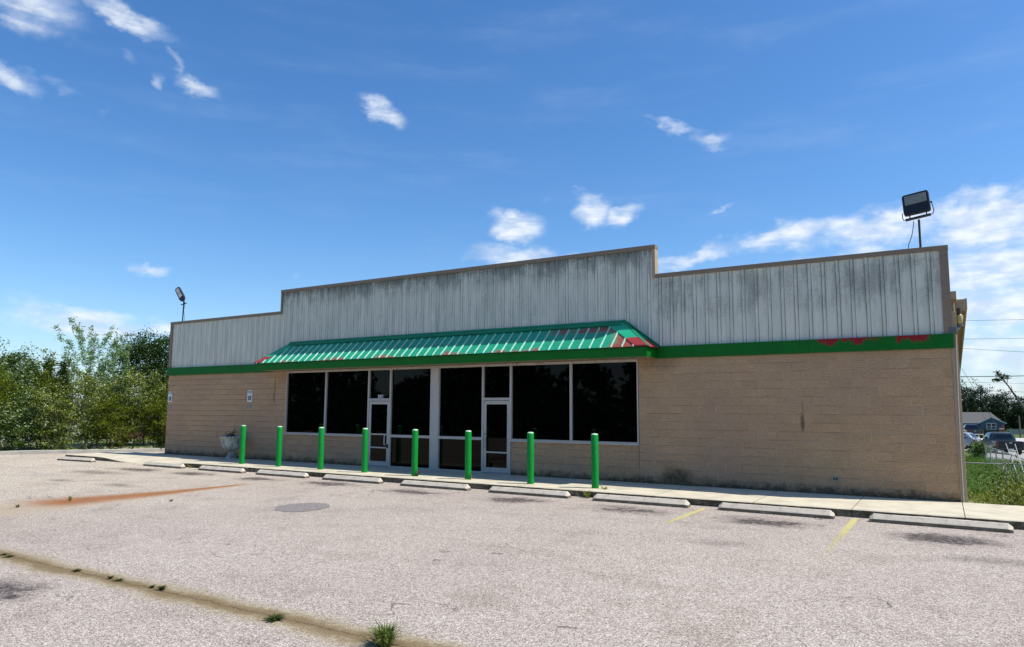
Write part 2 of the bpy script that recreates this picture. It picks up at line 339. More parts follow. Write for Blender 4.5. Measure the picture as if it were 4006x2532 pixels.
def m_siding():
    m, T = mat('weathered_metal_siding', rough=0.55, spec=0.4)
    P = T.co(); X, Y, Z = T.xyz(P)
    v = T.scale(P, (9, 9, 0.9)); v2 = T.scale(P, (30, 30, 3.5)); v3 = T.scale(P, (3.2, 3.2, 0.5))
    a = T.noise(v, 1.0, 6, 0.68); b = T.noise(v2, 1.0, 5, 0.75); c = T.noise(v3, 1.0, 3, 0.6); d = T.noise(P, 26, 6, 0.8)
    base = T.mix(T.ss(c, 0.35, 0.7), (0.68, 0.68, 0.58, 1), (0.58, 0.60, 0.51, 1))
    centre = T.mul(T.ss(X, -20.9, -20.7), T.ss(X, -6.3, -6.5)); right = T.ss(X, -6.5, -6.3)
    # soot: strongest in the upper half; the raised middle also just below its cap
    top = T.add(T.mul(T.ss(Z, 5.35, 6.2), centre), 0.0)
    bandr = T.mul(T.mul(T.ss(Z, 3.9, 4.7), T.ss(Z, 5.5, 5.15)), right)
    bl_ = T.ss(T.noise(T.scale(P, (1, 1, .8)), 1.1, 4, .65), .38, .62)
    amt = T.mul(T.add(T.add(T.mul(top, 0.34), T.mul(bandr, 0.18)), T.mul(centre, 0.05)), T.add(.35, T.mul(bl_, .9)))
    g1 = T.ss(T.add(T.add(T.mul(a, 0.5), T.mul(d, 0.5)), T.mul(amt, .75)), 0.50, 0.76)
    spk = T.ss(T.add(d, T.mul(amt, 0.5)), 0.62, 0.80)
    g = T.m('MULTIPLY', T.mx(g1, T.mul(spk, T.ss(a, 0.4, 0.6))), 0.66)
    col = T.mix(g, base, (0.10, 0.118, 0.095, 1))
    # dark lines along rib feet and minor creases, painted in as their shading
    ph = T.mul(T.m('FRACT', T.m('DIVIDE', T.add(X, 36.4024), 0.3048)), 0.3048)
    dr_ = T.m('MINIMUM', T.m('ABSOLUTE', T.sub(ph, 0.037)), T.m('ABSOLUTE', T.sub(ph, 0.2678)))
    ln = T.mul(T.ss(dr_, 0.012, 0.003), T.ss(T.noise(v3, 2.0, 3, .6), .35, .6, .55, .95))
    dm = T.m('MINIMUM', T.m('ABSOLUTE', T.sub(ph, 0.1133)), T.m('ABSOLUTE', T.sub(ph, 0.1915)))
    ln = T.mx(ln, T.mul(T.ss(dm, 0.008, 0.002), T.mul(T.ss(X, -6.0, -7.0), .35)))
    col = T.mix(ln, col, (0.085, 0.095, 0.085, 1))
    # dark drips right beneath the raised cap
    dr = T.mul(T.ss(T.sub(Z, T.mul(T.noise(T.scale(P, (12, 12, 0.2)), 1, 3, .6), 0.75)), 5.50, 5.80), centre)
    col = T.mix(T.mul(dr, T.mul(T.ss(d, 0.36, 0.60), 0.85)), col, (0.05, 0.055, 0.045, 1))
    # fastener holes and ghosts of taken-down lettering
    h = T.vor(T.scale(P, (1, 1, 1)), 3.3, out='Distance')
    hz_ = T.mul(T.mul(T.ss(h, 0.085, 0.05), T.ss(T.noise(P, 1.3, 2, .5), 0.55, 0.6)), T.mul(centre, T.mul(T.ss(Z, 4.6, 4.7), T.ss(Z, 5.75, 5.6))))
    col = T.mix(T.mul(hz_, T.ss(X, -17.5, -16.5)), col, (0.02, 0.02, 0.02, 1))
    col = T.mix(T.mul(T.ss(T.noise(T.scale(P, (2, 2, .6)), 2.0, 4, .6), 0.58, 0.75), 0.45), col, (0.36, 0.33, 0.22, 1))
    T.put(T.b.inputs['Base Color'], col)
    return m
def m_green(name, base, peel=(0.36, 0.045, 0.045), rough=0.45, peelz=None, fade=None):
    m, T = mat(name, base, rough, spec=0.22)
    P = T.co(); X, Y, Z = T.xyz(P)
    n = T.noise(P, 1.2, 5, 0.6); n2_ = T.noise(P, 9, 5, 0.7)
    col = T.mix(T.ss(n, 0.3, 0.75, 0, 0.6), (*base, 1), tuple(b * 0.72 for b in base) + (1,))
    if fade: col = T.mix(T.ss(n2_, 0.4, 0.7, 0, 0.5), col, (*fade, 1))
    if peelz: 
        k = peelz(T, X, Y, Z, P)
        col = T.mix(k, col, (*peel, 1))
    T.put(T.b.inputs['Base Color'], col)
    return m
def band_peel(T, X, Y, Z, P):
    n = T.noise(T.scale(P, (9.0, 4.0, 4)), 1.0, 5, 0.75)
    reg = T.mx(T.mul(T.ss(X, -2.50, -2.44), T.ss(X, -1.0, -1.6)), T.mul(T.ss(X, -.85, -.8), T.ss(X, -.1, -.3)))
    dep = T.mul(T.sub(T.noise(T.scale(P, (3.4, 0, .35)), 1, 7, .85), .43), 1.1); dep = T.m('MINIMUM', dep, .15)
    return T.mul(T.ss(T.sub(dep, T.sub(3.515, Z)), -.004, .004), reg)
def canopy_peel(T, X, Y, Z, P):
    n = T.noise(T.scale(P, (1.1, 1.0, 2.0)), 1.0, 6, 0.72); nf = T.noise(P, 14, 5, 0.75)
    low = T.ss(T.add(Z, T.mul(T.sub(n, 0.5), -0.9)), 3.50, 3.45)
    rend = T.ss(T.add(X, T.mul(T.sub(n, .5), 2.2)), -7.55, -7.05)
    upr = T.mul(T.mul(T.ss(X, -9.7, -8.8), T.ss(Z, 3.92, 3.98)), T.mul(T.ss(Z, 4.14, 4.08), T.ss(n, 0.36, 0.44)))
    sp = T.mul(T.ss(n, 0.63, 0.69), T.ss(X, -15.5, -11))
    lf = T.ss(T.add(X, T.mul(n, -.7)), -21.15, -21.35)
    k = T.mx(T.mx(T.mul(low, 0.9), T.mul(rend, 0.9)), T.mx(T.mul(upr, .8), T.mx(T.mul(sp, 0.7), lf)))
    return T.m('MULTIPLY', T.mx(k, T.mul(rend, .0)), T.mx(T.ss(nf, 0.42, 0.50), T.mul(T.mx(T.ss(X, -7.6, -7.2), T.ss(Z, 3.9, 3.95)), T.ss(nf, 0.3, 0.42))))
def hip_peel(T, X, Y, Z, P):
    n = T.noise(P, 3.0, 3, 0.5)
    return T.ss(T.add(Z, T.mul(n, -0.16)), 3.66, 3.655)

M_ASPH = m_asphalt()
M_CONC = m_concrete()
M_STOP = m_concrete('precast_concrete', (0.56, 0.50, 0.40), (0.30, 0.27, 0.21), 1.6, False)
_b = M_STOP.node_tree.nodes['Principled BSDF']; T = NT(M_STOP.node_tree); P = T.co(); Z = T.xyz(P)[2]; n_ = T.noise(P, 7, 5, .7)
T.put(_b.inputs['Base Color'], T.mix(T.mul(T.ss(T.add(Z, T.mul(n_, .02)), .074, .064), T.ss(n_, .2, .6, .6, 1)), T.mix(T.ss(n_, .45, .7), (.62, .55, .43, 1), (.42, .37, .29, 1)), (.15, .125, .09, 1)))  # lower faces coloured dark brown, their shade put into the concrete colour
M_KERB = m_concrete('kerb_concrete', (0.46, 0.44, 0.38), (0.25, 0.24, 0.2), 1.0, False)
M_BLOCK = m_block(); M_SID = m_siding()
M_TRIM, T = mat('brown_trim_paint', (0.16, 0.115, 0.085), 0.6)
T.put(T.b.inputs['Base Color'], T.mix(T.noise(T.co(), 6, 5, .7), (0.16, 0.12, 0.080, 1), (0.28, 0.215, 0.145, 1)))
M_TAN, T = mat('tan_trim_paint', (0.26, 0.19, 0.135), 0.7)
T.put(T.b.inputs['Base Color'], T.mix(T.noise(T.co(), 8, 5, .7), (0.30, 0.235, 0.155, 1), (0.44, 0.34, 0.22, 1)))
M_BAND = m_green('green_band_paint', (0.001, 0.135, 0.012), peel=(.24, .010, .018), peelz=band_peel, rough=.5)
M_FASC = m_green('green_fascia_paint', (0.001, 0.145, 0.010), rough=.5)
M_CANO = m_green('green_canopy_metal', (0.016, 0.34, 0.185), peelz=canopy_peel, rough=.38, fade=(0.05, 0.36, 0.22))
M_CANR = m_green('green_canopy_rib', (0.30, 0.62, 0.46), rough=.25, fade=(0.62, 0.68, 0.56))  # whiter than the canopy sheet: sun glare on the ribs put into the colour
M_HIP = m_green('green_hip_metal', (0.02, 0.42, 0.22), peelz=hip_peel, rough=.42)
M_HTRIM = m_green('green_hip_trim', (0.006, 0.22, 0.10), rough=.45)
M_BOLL = m_green('green_bollard_paint', (0.003, 0.25, 0.030), rough=.42, fade=(0.012, 0.30, 0.055))
M_BCAP, T = mat('pale_green_cap', (0.42, 0.66, 0.44), 0.5)
M_SOFF, T = mat('tan_soffit', (0.34, 0.27, 0.19), 0.7)
M_ALU, T = mat('mill_aluminium', (0.46, 0.46, 0.47), 0.45, 0.15)
T.put(T.b.inputs['Base Color'], T.mix(T.noise(T.scale(T.co(), (5, 5, 1.5)), 1.5, 5, .7), (0.40, 0.38, 0.35, 1), (0.56, 0.53, 0.49, 1)))
M_ALU2, T = mat('pale_header_trim', (0.52, 0.47, 0.40), 0.6)
T.put(T.b.inputs['Base Color'], T.mix(T.ss(T.noise(T.co(), 3, 6, .7), .4, .7), (0.56, 0.51, 0.44, 1), (0.36, 0.30, 0.24, 1)))
M_GLASS, T = mat('dark_tinted_glass', (0.0008, 0.0009, 0.001), 0.02, 0.0, 0.14)
T.b.inputs['IOR'].default_value = 1.45
nn = T.noise(T.co(), 0.9, 3, .5); T.put(T.b.inputs['Normal'], T.bump(nn, 0.02, 0.02))
M_BLACK, T = mat('black_enamel', (0.012, 0.012, 0.014), 0.45)
M_DARKST, T = mat('dark_painted_steel', (0.05, 0.028, 0.03), 0.55)
M_LENS, T = mat('ribbed_lens', (0.24, 0.235, 0.20), 0.22)
T.put(T.b.inputs['Base Color'], T.mix(T.noise(T.scale(T.co(), (3, 3, 14)), 1.2, 4, .6), (0.12, 0.12, 0.09, 1), (0.38, 0.36, 0.30, 1)))
M_LENS2, T = mat('led_lens', (0.62, 0.60, 0.58), 0.3)
M_WHITE, T = mat('white_paint', (0.72, 0.72, 0.70), 0.5)
M_NUM, T = mat('white_vinyl', (0.75, 0.75, 0.76), 0.6)
M_SGREEN, T = mat('sign_green', (0.10, 0.22, 0.19), 0.5)
M_SBLUE, T = mat('sign_dark_blue', (0.012, 0.02, 0.045), 0.4)
M_SGREY, T = mat('sign_plate_grey', (0.24, 0.27, 0.24), 0.5)
M_GREYBOX, T = mat('grey_cast_metal', (0.10, 0.11, 0.115), 0.5)
M_YLAMP, T = mat('yellowed_lamp_globe', (0.42, 0.34, 0.14), 0.35)
M_PATCH, T = mat('patch_asphalt', rough=0.9)
P = T.co(); T.put(T.b.inputs['Base Color'], T.mix(T.ss(T.noise(P, 40, 5, .8), .35, .65), (0.06, 0.055, 0.05, 1), (0.34, 0.30, 0.27, 1)))
M_ROOF, T = mat('roof_metal', (0.42, 0.42, 0.40), 0.5)
M_DEAD, T = mat('dead_leaf', (0.10, 0.055, 0.035), 0.9)
M_DEADP, T = mat('dried_petal', (0.12, 0.02, 0.03), 0.8)
M_URN, T = mat('weathered_cast_stone', (0.2, 0.2, 0.18), 0.9)
P = T.co(); z = T.xyz(P)[2]
T.put(T.b.inputs['Base Color'], T.mix(T.ss(T.noise(T.scale(P, (7, 7, 2)), 1.3, 5, .7), .38, .66), (0.46, 0.49, 0.45, 1), (0.15, 0.16, 0.125, 1)))
M_ZINC, T = mat('galvanised_steel', (0.36, 0.37, 0.36), 0.45, 0.5)
M_CONDUIT, T = mat('painted_conduit', (0.55, 0.47, 0.38), 0.5)

def m_line(name, colr, lo, hi, sc=20, xr=None):
    m, T = mat(name, colr, 0.85, spec=.2)
    P = T.co(); X, Y, Z = T.xyz(P)
    n = T.noise(P, sc, 5, 0.75); n2_ = T.noise(P, 2.0, 3, .6)
    fade = T.ss(Y, hi, lo)  # 1 near the kerb where tyres never run, 0 where worn away
    k = T.ss(T.add(T.mul(n, 0.9), T.add(T.mul(n2_, 0.35), T.mul(fade, -0.36))), 0.56, 0.30)
    k = T.mul(k, T.add(T.mul(fade, .36), .34))
    tr = T.new('ShaderNodeBsdfTransparent'); mx_ = T.new('ShaderNodeMixShader')
    T.put(mx_.inputs[0], k); T.put(mx_.inputs[1], tr.outputs[0]); T.put(mx_.inputs[2], T.b.outputs[0])
    out = [x for x in T.n if x.type == 'OUTPUT_MATERIAL'][0]; T.put(out.inputs[0], mx_.outputs[0])
    return m

# ------------------------------------------------------------------ terrain
def sstep(a, b, x):
    t = min(1, max(0, (x - a) / (b - a))); return t * t * (3 - 2 * t)
FY = [(-1e4, -.20), (-.5, -.20), (0.1, -.10), (2, -.28), (4, -.50), (10, -.95), (30, -1.0), (40, -1.08), (60, -1.36), (100, -1.52), (160, -2.05), (200, -2.1), (1e4, -2.1)]
def gz(x, y):
    for i in range(len(FY) - 1):
        if FY[i][0] <= y <= FY[i + 1][0]:
            t = (y - FY[i][0]) / (FY[i + 1][0] - FY[i][0]); z = FY[i][1] + t * (FY[i + 1][1] - FY[i][1]); break
    if y > 5: z -= 0.10 * min(4, max(0, x - 2)) * sstep(5, 30, y)
    w = sstep(-27, -6, x) if y > 0 else 0
    return -0.20 * (1 - w) + z * w if y > 0 else -0.20
xs = sorted(set([-900, -500, -250, -150, -100, -70] + list(range(-60, -4, 4)) + [i * 1.0 for i in range(-4, 24)] + [26, 30, 36, 45, 60, 90, 150, 300, 600, 900]))
ys = sorted(set([-900, -400, -200, -100, -60, -40, -27, -14, -3, -1.0] + [0.05 + i * 1.0 for i in range(0, 16)] + list(range(18, 64, 3)) + list(range(65, 210, 8)) + [250, 350, 600, 1200]))
mb = MB(); nx, ny = len(xs), len(ys)
mb.v = [(x, y, gz(x, y)) for y in ys for x in xs]
mb.f = [(j * nx + i, j * nx + i + 1, (j + 1) * nx + i + 1, (j + 1) * nx + i) for j in range(ny - 1) for i in range(nx - 1)]
M_GRND, T = mat('grass_and_dirt', rough=0.95, spec=.15)
P = T.co(); X, Y, Z = T.xyz(P)
n = T.noise(P, 0.9, 6, .65); nb = T.noise(P, 14, 4, .7); nf = T.noise(P, 45, 3, .7)
gcol = T.mix(T.ss(nb, .35, .65), (0.040, 0.085, 0.014, 1), (0.115, 0.175, 0.032, 1))
dry = T.mix(nf, (0.22, 0.19, 0.11, 1), (0.42, 0.37, 0.26, 1))
k = T.mul(T.ss(T.add(T.m('ABSOLUTE', T.sub(X, 0.45)), T.mul(n, 1.2)), 1.75, 0.95), T.ss(Y, 10, 6))
gcol = T.mix(T.mx(k, T.mul(T.ss(n, .58, .70), .5)), gcol, dry)
gcol = T.mix(T.mul(T.ss(X, -29, -31), T.ss(n, .45, .6)), gcol, dry)
T.put(T.b.inputs['Base Color'], gcol); T.put(T.b.inputs['Normal'], T.bump(nb, .6, .05))
tag(mb.build('ground', M_GRND, smooth=True), kind='structure')

mb = MB(); poly = [(60, -27), (60, -0.3), (-27.4, -0.3), (-27.4, 9.5), (-34.45, -3.03), (-48.0, -27)]
mb.face([(x, y, -0.15) for x, y in poly]); lot = mb.build('parking_lot', M_ASPH); tag(lot, kind='structure')

def strip(name, poly, dz, m, n=14):
    """quad strip draped over the terrain: poly = left and right edge as functions"""
    (x0a, y0), (x1a, _), (x0b, y1), (x1b, _) = poly
    mb = MB(); k = 10
    for j in range(n + 1):
        t = j / n
        for i in range(k + 1):
            sx = i / k; x = (x0a + (x0b - x0a) * t) * (1 - sx) + (x1a + (x1b - x1a) * t) * sx; y = y0 + (y1 - y0) * t
            mb.v.append((x, y, gz(x, y) + dz))
    mb.f = [(j * (k + 1) + i, j * (k + 1) + i + 1, (j + 1) * (k + 1) + i + 1, (j + 1) * (k + 1) + i) for j in range(n) for i in range(k)]
    return tag(mb.build(name, m, smooth=True), kind='structure')
M_ROADC = m_concrete('pale_road', (0.52, 0.50, 0.45), (0.35, 0.33, 0.30), .5, False)
M_DRIVE = m_concrete('gravel_drive', (0.36, 0.34, 0.30), (0.22, 0.21, 0.18), 1.5, False)
strip('road', [(-40, 86), (90, 86), (-30, 128), (90, 116)], 0.05, M_ROADC)
strip('driveway', [(2.1, 38), (14, 38), (3.4, 63), (16, 63)], 0.04, M_DRIVE)
strip('driveway', [(-20, 55), (2.1, 55), (-20, 66), (3.4, 66)], 0.03, M_ROADC)
strip('path', [(3.2, 66), (12, 66), (3.2, 70), (12, 70)], 0.05, M_ROADC)

# ------------------------------------------------------------------ walkway with kerb face
def fz(x):   # height of the walkway's front edge (drops at the kerb ramp)
    a = 1 - sstep(-28.0, -25.6, x); b = sstep(-23.8, -22.2, x)
    return -0.143 * (1 - max(a, b))
jx = [-30.3, -28.6, -26.8, -25.0, -23.2, -21.4, -19.6, -17.8, -16.0, -14.2, -12.4, -10.85, -9.1, -7.42, -5.6, -3.45, -1.62, 0.216, 2.1, 3.9, 5.7, 7.5, 9.3]
mb = MB(); YF = -2.48
for a, b in zip(jx[:-1], jx[1:]):
    a2, b2 = a + .006, b - .006; n = 6; k = len(mb.v); rows = [-0.02, -0.6, -1.3, -1.9, YF + 0.02, YF]
    for i in range(n + 1):
        x = a2 + (b2 - a2) * i / n
        for y in rows:
            t = sstep(-1.3, -2.45, y) if y < -1.3 else 0
            z = fz(x) * t + 0.0015 * math.sin(x * 7.1 + y * 3)
            if y == YF: z -= 0.015
            mb.v.append((x, y, z))
        mb.v.append((x, YF, -0.3)); mb.v.append((x, -0.02, -0.3))
    rr = len(rows) + 2
    for i in range(n):
        for j in range(rr):
            j2 = (j + 1) % rr; mb.f.append((k + i * rr + j, k + (i + 1) * rr + j, k + (i + 1) * rr + j2, k + i * rr + j2))
    mb.f.append(tuple(k + j for j in range(rr))); mb.f.append(tuple(k + n * rr + j for j in range(rr)))
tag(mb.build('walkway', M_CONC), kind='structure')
# far kerb by the thicket
mb = MB(); d = Vector((.492, .8706, 0)); nrm = Vector((-.8706, .492, 0)); p0 = Vector((-48.0, -27, 0)); rk = random.Random(3)
L = 46; n = 92
pts = [p0 + d * (L * i / n) for i in range(n + 1)]
for i in range(n + 1):
    h = rk.uniform(-.012, .012)
    for off, z in ((0, -.3), (0, -.01 + h), (.02, .005 + h), (.17, .005 + h), (.17, -.3)):
        q = pts[i] + nrm * off; mb.v.append((q.x, q.y, z))
for i in range(n):
    for j in range(4): mb.f.append((i * 5 + j, i * 5 + j + 1, (i + 1) * 5 + j + 1, (i + 1) * 5 + j))
tag(mb.build('kerb', M_KERB), kind='structure')
# ------------------------------------------------------------------ the store building
B = thing('store_building', 'vacant tan block store with white ribbed metal parapet and green canopy, facing the parking lot', 'building', (0, 0, 0))
XL, XR, XC0, XC1 = -27.53, 0.19, -20.80, -6.37
ZL, ZH, ZB0, ZB1 = 5.43, 6.22, 3.223, 3.524
WL, WR = -20.37, -6.88
# masonry
mb = MB()
mb.box(XL, WL, 0, .2, -.3, 3.50); mb.box(WR + .012, XR, 0, .2, -.3, 3.50)
mb.box(WL, -16.375, 0.012, .2, -.3, 0.985); mb.box(-10.815, WR, 0.012, .2, -.3, 0.985)
mb.box(WL, WR + .012, .04, .2, 3.215, 3.50)
mb.build('block_wall', M_BLOCK, B)
mb = MB(); mb.box(XL, XL + .2, .2, 14.6, -.6, 3.2); mb.build('side_wall', M_BLOCK, B)
mb = MB(); mb.box(-.01, XR, .2, 14.6, -1.2, 3.0); mb.build('side_wall', M_BLOCK, B)
mb = MB(); mb.box(XL + .2, -.01, 14.4, 14.6, -1.2, 3.0); mb.build('rear_wall', M_BLOCK, B)
# low-slope roof with rake overhang
mb = MB(); mb.prism([(0.75, 4.36), (14.9, 3.20), (14.9, 3.14), (0.75, 4.30)], XL - .3, 0.50); mb.build('roof', M_ROOF, B)
mb = MB(); mb.prism([(0.75, 4.375), (14.9, 3.215), (14.9, 3.03), (0.75, 4.17)], 0.502, 0.548); mb.build('rake_trim', M_TAN, B)
mb = MB(); mb.prism([(0.9, 4.26), (14.6, 3.13), (14.6, 3.10), (0.9, 4.22)], 0.20, 0.50); mb.build('soffit', M_TAN, B)
mb = MB(); mb.box(0.20, 0.345, 0.16, 0.75, 4.30, 4.47); mb.box(0.20, .50, .72, .75, 4.10, 4.36); mb.build('roof_return', M_TAN, B, bevel=.004)
mb = MB(); mb.box(.2, .34, 1.2, 14.4, 2.6, 4.0) if False else mb.tube([(0.27, .35, 4.25), (0.27, .35, 3.6)], .035, 10); mb.build('vent_pipe', M_TAN, B, smooth=True)
# parapet backing (gives the metal its depth)
mb = MB(); mb.box(XL, XC0, .03, .15, 3.6, ZL - .02); mb.box(XC0, XC1, .03, .15, 3.6, ZH - .02); mb.box(XC1, XR + .04, .03, .15, 3.6, ZL - .02)
mb.build('parapet_backing', M_TAN, B)
# ribbed siding: real folded profile, one sheet per section
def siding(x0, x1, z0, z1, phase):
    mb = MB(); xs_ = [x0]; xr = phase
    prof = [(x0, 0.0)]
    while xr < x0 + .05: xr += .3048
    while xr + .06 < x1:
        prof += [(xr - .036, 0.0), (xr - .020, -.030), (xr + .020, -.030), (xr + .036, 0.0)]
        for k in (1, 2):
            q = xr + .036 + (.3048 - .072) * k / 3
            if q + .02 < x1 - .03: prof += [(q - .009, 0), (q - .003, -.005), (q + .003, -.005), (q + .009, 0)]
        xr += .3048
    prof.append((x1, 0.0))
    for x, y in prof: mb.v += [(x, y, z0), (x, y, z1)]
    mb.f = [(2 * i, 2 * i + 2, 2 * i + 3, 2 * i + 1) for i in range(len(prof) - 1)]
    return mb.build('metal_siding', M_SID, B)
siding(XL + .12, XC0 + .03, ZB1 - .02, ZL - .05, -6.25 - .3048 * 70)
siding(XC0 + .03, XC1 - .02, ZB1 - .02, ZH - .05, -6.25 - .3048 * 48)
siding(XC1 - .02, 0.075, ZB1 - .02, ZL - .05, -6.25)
# coping and corner trims
def trim(name, boxes, m=None, bev=.004):
    mb = MB()
    for b in boxes: mb.box(*b)
    return mb.build(name, m or M_TRIM, B, bevel=bev)
trim('coping', [(XL - .03, XC0 - .025, -.050, .19, ZL - .075, ZL + .03)])
trim('coping', [(XC0 - .03, XC1 + .03, -.052, .19, ZH - .075, ZH + .035)])
trim('coping', [(XC1 + .032, 0.245, -.050, .19, ZL - .075, ZL + .03)])
trim('step_trim', [(XC0 - .024, XC0 + .055, -.048, .185, ZL - .073, ZH - .077)])
trim('step_trim', [(XC1 - .055, XC1 + .025, -.048, .185, ZL - .073, ZH - .077)], M_TAN)
trim('corner_trim', [(XL - .028, XL + .12, -.045, .14, ZB1 - .02, ZL - .077)])
trim('corner_trim', [(0.075, 0.238, -.045, .14, ZB1 - .02, ZL - .077)])
trim('corner_pilaster', [(XR + .002, .318, -.012, .35, -.1, 4.0)], M_TAN)
mb = MB(); mb.tube([(.245, -.032, -.0), (.248, -.03, 1.0), (.262, -.03, 2.2), (.288, -.03, 3.50)], .0105, 8); mb.build('conduit', M_CONDUIT, B, smooth=True)
# green band at the foot of the parapet
trim('green_band', [(XL - .05, -21.11, -.075, -.001, ZB0, ZB1), (XL - .045, -21.11, -.085, -.076, ZB1 - .02, ZB1 + .006)], M_BAND)
trim('green_band', [(-6.32, 0.245, -.075, -.001, ZB0, ZB1), (-6.32, 0.25, -.085, -.076, ZB1 - .02, ZB1 + .006)], M_BAND)
for a_ in (-2.84, -2.655):
    mb = MB(); mb.box(a_, a_ + .012, -.0795, -.076, ZB0 + .12, ZB1 - .02); mb.build('band_seam', M_BLACK, B)
# ---- canopy
CN = bpy.data.objects.new('canopy', None); COL.objects.link(CN); CN.parent = B
CX0, CX1, CY = -21.10, -6.33, -0.80
EZ, RZ = 3.485, 4.235; RX0, RX1 = -20.17, -7.24
EO = 0.06
mb = MB()
mb.face([(CX0 - EO, CY - EO, EZ), (CX1 + EO, CY - EO, EZ), (RX1, -.035, RZ), (RX0, -.035, RZ)])
mb.face([(CX0 - EO, CY - EO, EZ - .012), (RX0, -.035, RZ - .012), (RX1, -.035, RZ - .012), (CX1 + EO, CY - EO, EZ - .012)])
mb.build('canopy_roof', M_CANO, CN)
mb = MB()
sl_ = (RZ - EZ) / (abs(CY - EO) - .035)
xx = CX0 + .10
def hipy(x):   # top y of a rib limited by the hips and the head flashing
    yt = -.17
    if x < RX0 + .1: yt = CY - EO + (x - (CX0 - EO)) / (RX0 + .1 - CX0 + EO) * (abs(CY - EO) - .17)
    if x > RX1 - .1: yt = CY - EO + ((CX1 + EO) - x) / (CX1 + EO - RX1 + .1) * (abs(CY - EO) - .17)
    return yt - .03
while xx < CX1 - .03:
    yt = hipy(xx); y0 = CY - EO - .012
    if yt - y0 > .06:
        z0 = EZ + .001 - .009; zt = EZ + (yt - CY + EO) * sl_ + .001
        h = .030
        mb.hexa([(xx - .026, y0, z0), (xx + .026, y0, z0), (xx + .026, yt, zt), (xx - .026, yt, zt), (xx - .012, y0, z0 + h), (xx + .012, y0, z0 + h), (xx + .012, yt, zt + h), (xx - .012, yt, zt + h)])
    xx += .3048
mb.build('canopy_rib', M_CANR, CN)
# hip ends
mb = MB()
mb.face([(CX1 + EO, CY - EO, EZ), (CX1 + EO + .02, -.035, EZ), (RX1, -.035, RZ)]); mb.face([(CX1 + EO, CY - EO, EZ - .012), (RX1, -.035, RZ - .012), (CX1 + EO + .02, -.035, EZ - .012)])
mb.build('hip_end', M_HIP, CN)
mb = MB(); mb.face([(CX0 - EO, CY - EO, EZ), (RX0, -.035, RZ), (CX0 - EO - .02, -.035, EZ)]); mb.build('hip_end', M_HIP, CN)
# flashings: head strip, hips, wall lines
def bar(pts, w, t, up=(0, 0, 1)):
    a, b = Vector(pts[0]), Vector(pts[1]); dd = (b - a); c = (a + b) / 2; up = Vector(up); side = dd.cross(up).normalized(); u2 = side.cross(dd).normalized()
    return c, dd, side, u2, dd.length / 2, w, t
mb = MB(); nf_ = Vector((0, -sl_, 1)).normalized() 
up_f = Vector((0, -(RZ - EZ), abs(CY - EO))).normalized()
c, dd, sd, u2, L_, w, t = bar([(RX0 + .02, -.115, RZ - .055), (RX1 - .02, -.115, RZ - .055)], .09, .008, up_f)
mb.obox(c + u2 * .022, dd, sd, u2, L_, w, .006)
mb.box(RX0 - .03, RX1 + .03, -.07, -.034, RZ + .001, RZ + .05)
mb.build('head_flashing', M_HTRIM, CN)
for (ex, rx, s_) in ((CX1 + EO, RX1, 1), (CX0 - EO, RX0, -1)):
    mb = MB(); a = Vector((ex, CY - EO, EZ + .012)); b = Vector((rx, -.05, RZ + .012)); dd = b - a
    mb.obox((a + b) / 2, dd, Vector((s_ * 1, -1, 0)).cross(dd), Vector((s_ * .6, -.6, 1)), dd.length / 2, .038, .010); mb.build('hip_trim', M_HTRIM, CN)
    mb = MB(); a = Vector((ex + s_ * .02, -.05, EZ + .02)); b = Vector((rx, -.05, RZ + .02)); dd = b - a
    mb.obox((a + b) / 2, dd, (0, 1, 0), dd.cross(Vector((0, 1, 0))), dd.length / 2, .018, .045); mb.build('wall_flashing', M_HTRIM, CN)
for (p0, p1, p3, p4) in (((-6.63, CY - EO), (CX1 + EO - .01, CY - EO), (RX1 - .02, -.05), (RX1 - .43, -.12)), ((CX0 - EO + .01, CY - EO), (CX0 + .26, CY - EO), (RX0 + .32, -.12), (RX0 + .02, -.05))):
    q = [p0, p1, p3, p4]; zf = lambda y, o: EZ + (y - (CY - EO)) * sl_ + o
    mb = MB(); mb.hexa([(x, y, zf(y, .002)) for x, y in q] + [(x, y, zf(y, .036)) for x, y in q]); mb.build('hip_plate', M_HIP, CN)
# fascia and soffit
mb = MB(); mb.box(CX0, CX1, CY, CY + .04, 3.225, EZ - .014); mb.box(CX0, CX0 + .04, CY + .04, -.002, 3.225, EZ - .014); mb.box(CX1 - .04, CX1, CY + .04, -.002, 3.225, EZ - .014)
mb.build('fascia', M_FASC, CN, bevel=.004)
mb = MB(); mb.box(CX0 + .04, CX1 - .04, CY + .04, -.03, 3.238, 3.25); mb.build('soffit', M_SOFF, CN)
mb = MB()
for i in range(6): mb.box(-8.1 + i * .28, -7.9 + i * .28, -.42, -.36, 3.230, 3.2375)
mb.build('soffit_slot', M_BLACK, CN)
# ---- storefront
FY0, FY1 = -0.02, 0.10
def window(x0, x1, z0, z1, fw=.034, th=.034, number=None, pl=True):
    mb = MB(); mb.box(x0, x0 + fw, FY0, FY1, z0, z1); mb.box(x1 - fw, x1, FY0, FY1, z0, z1); mb.box(x0 + fw, x1 - fw, FY0, FY1, z0, z0 + th); mb.box(x0 + fw, x1 - fw, FY0, FY1, z1 - th, z1)
    w = mb.build('window', M_ALU, B, bevel=.003)
    mb = MB(); mb.box(x0 + fw, x1 - fw, .045, .053, z0 + th, z1 - th); mb.build('pane', M_GLASS, w)
    return w
ZT = 3.19
window(-20.37, -18.375, 1.0, ZT); window(-18.375, -16.375, 1.0, ZT)
w = window(-16.375, -15.425, 2.19, ZT)
text_mesh('2411', .165, 'house_number', M_NUM, w, Vector((-15.885, .040, 2.232)), sx=.74, bold=.006, spacing=1.0)
window(-15.425, -13.745, 1.02, ZT); window(-15.425, -13.745, 0.0, 1.02, th=.05)
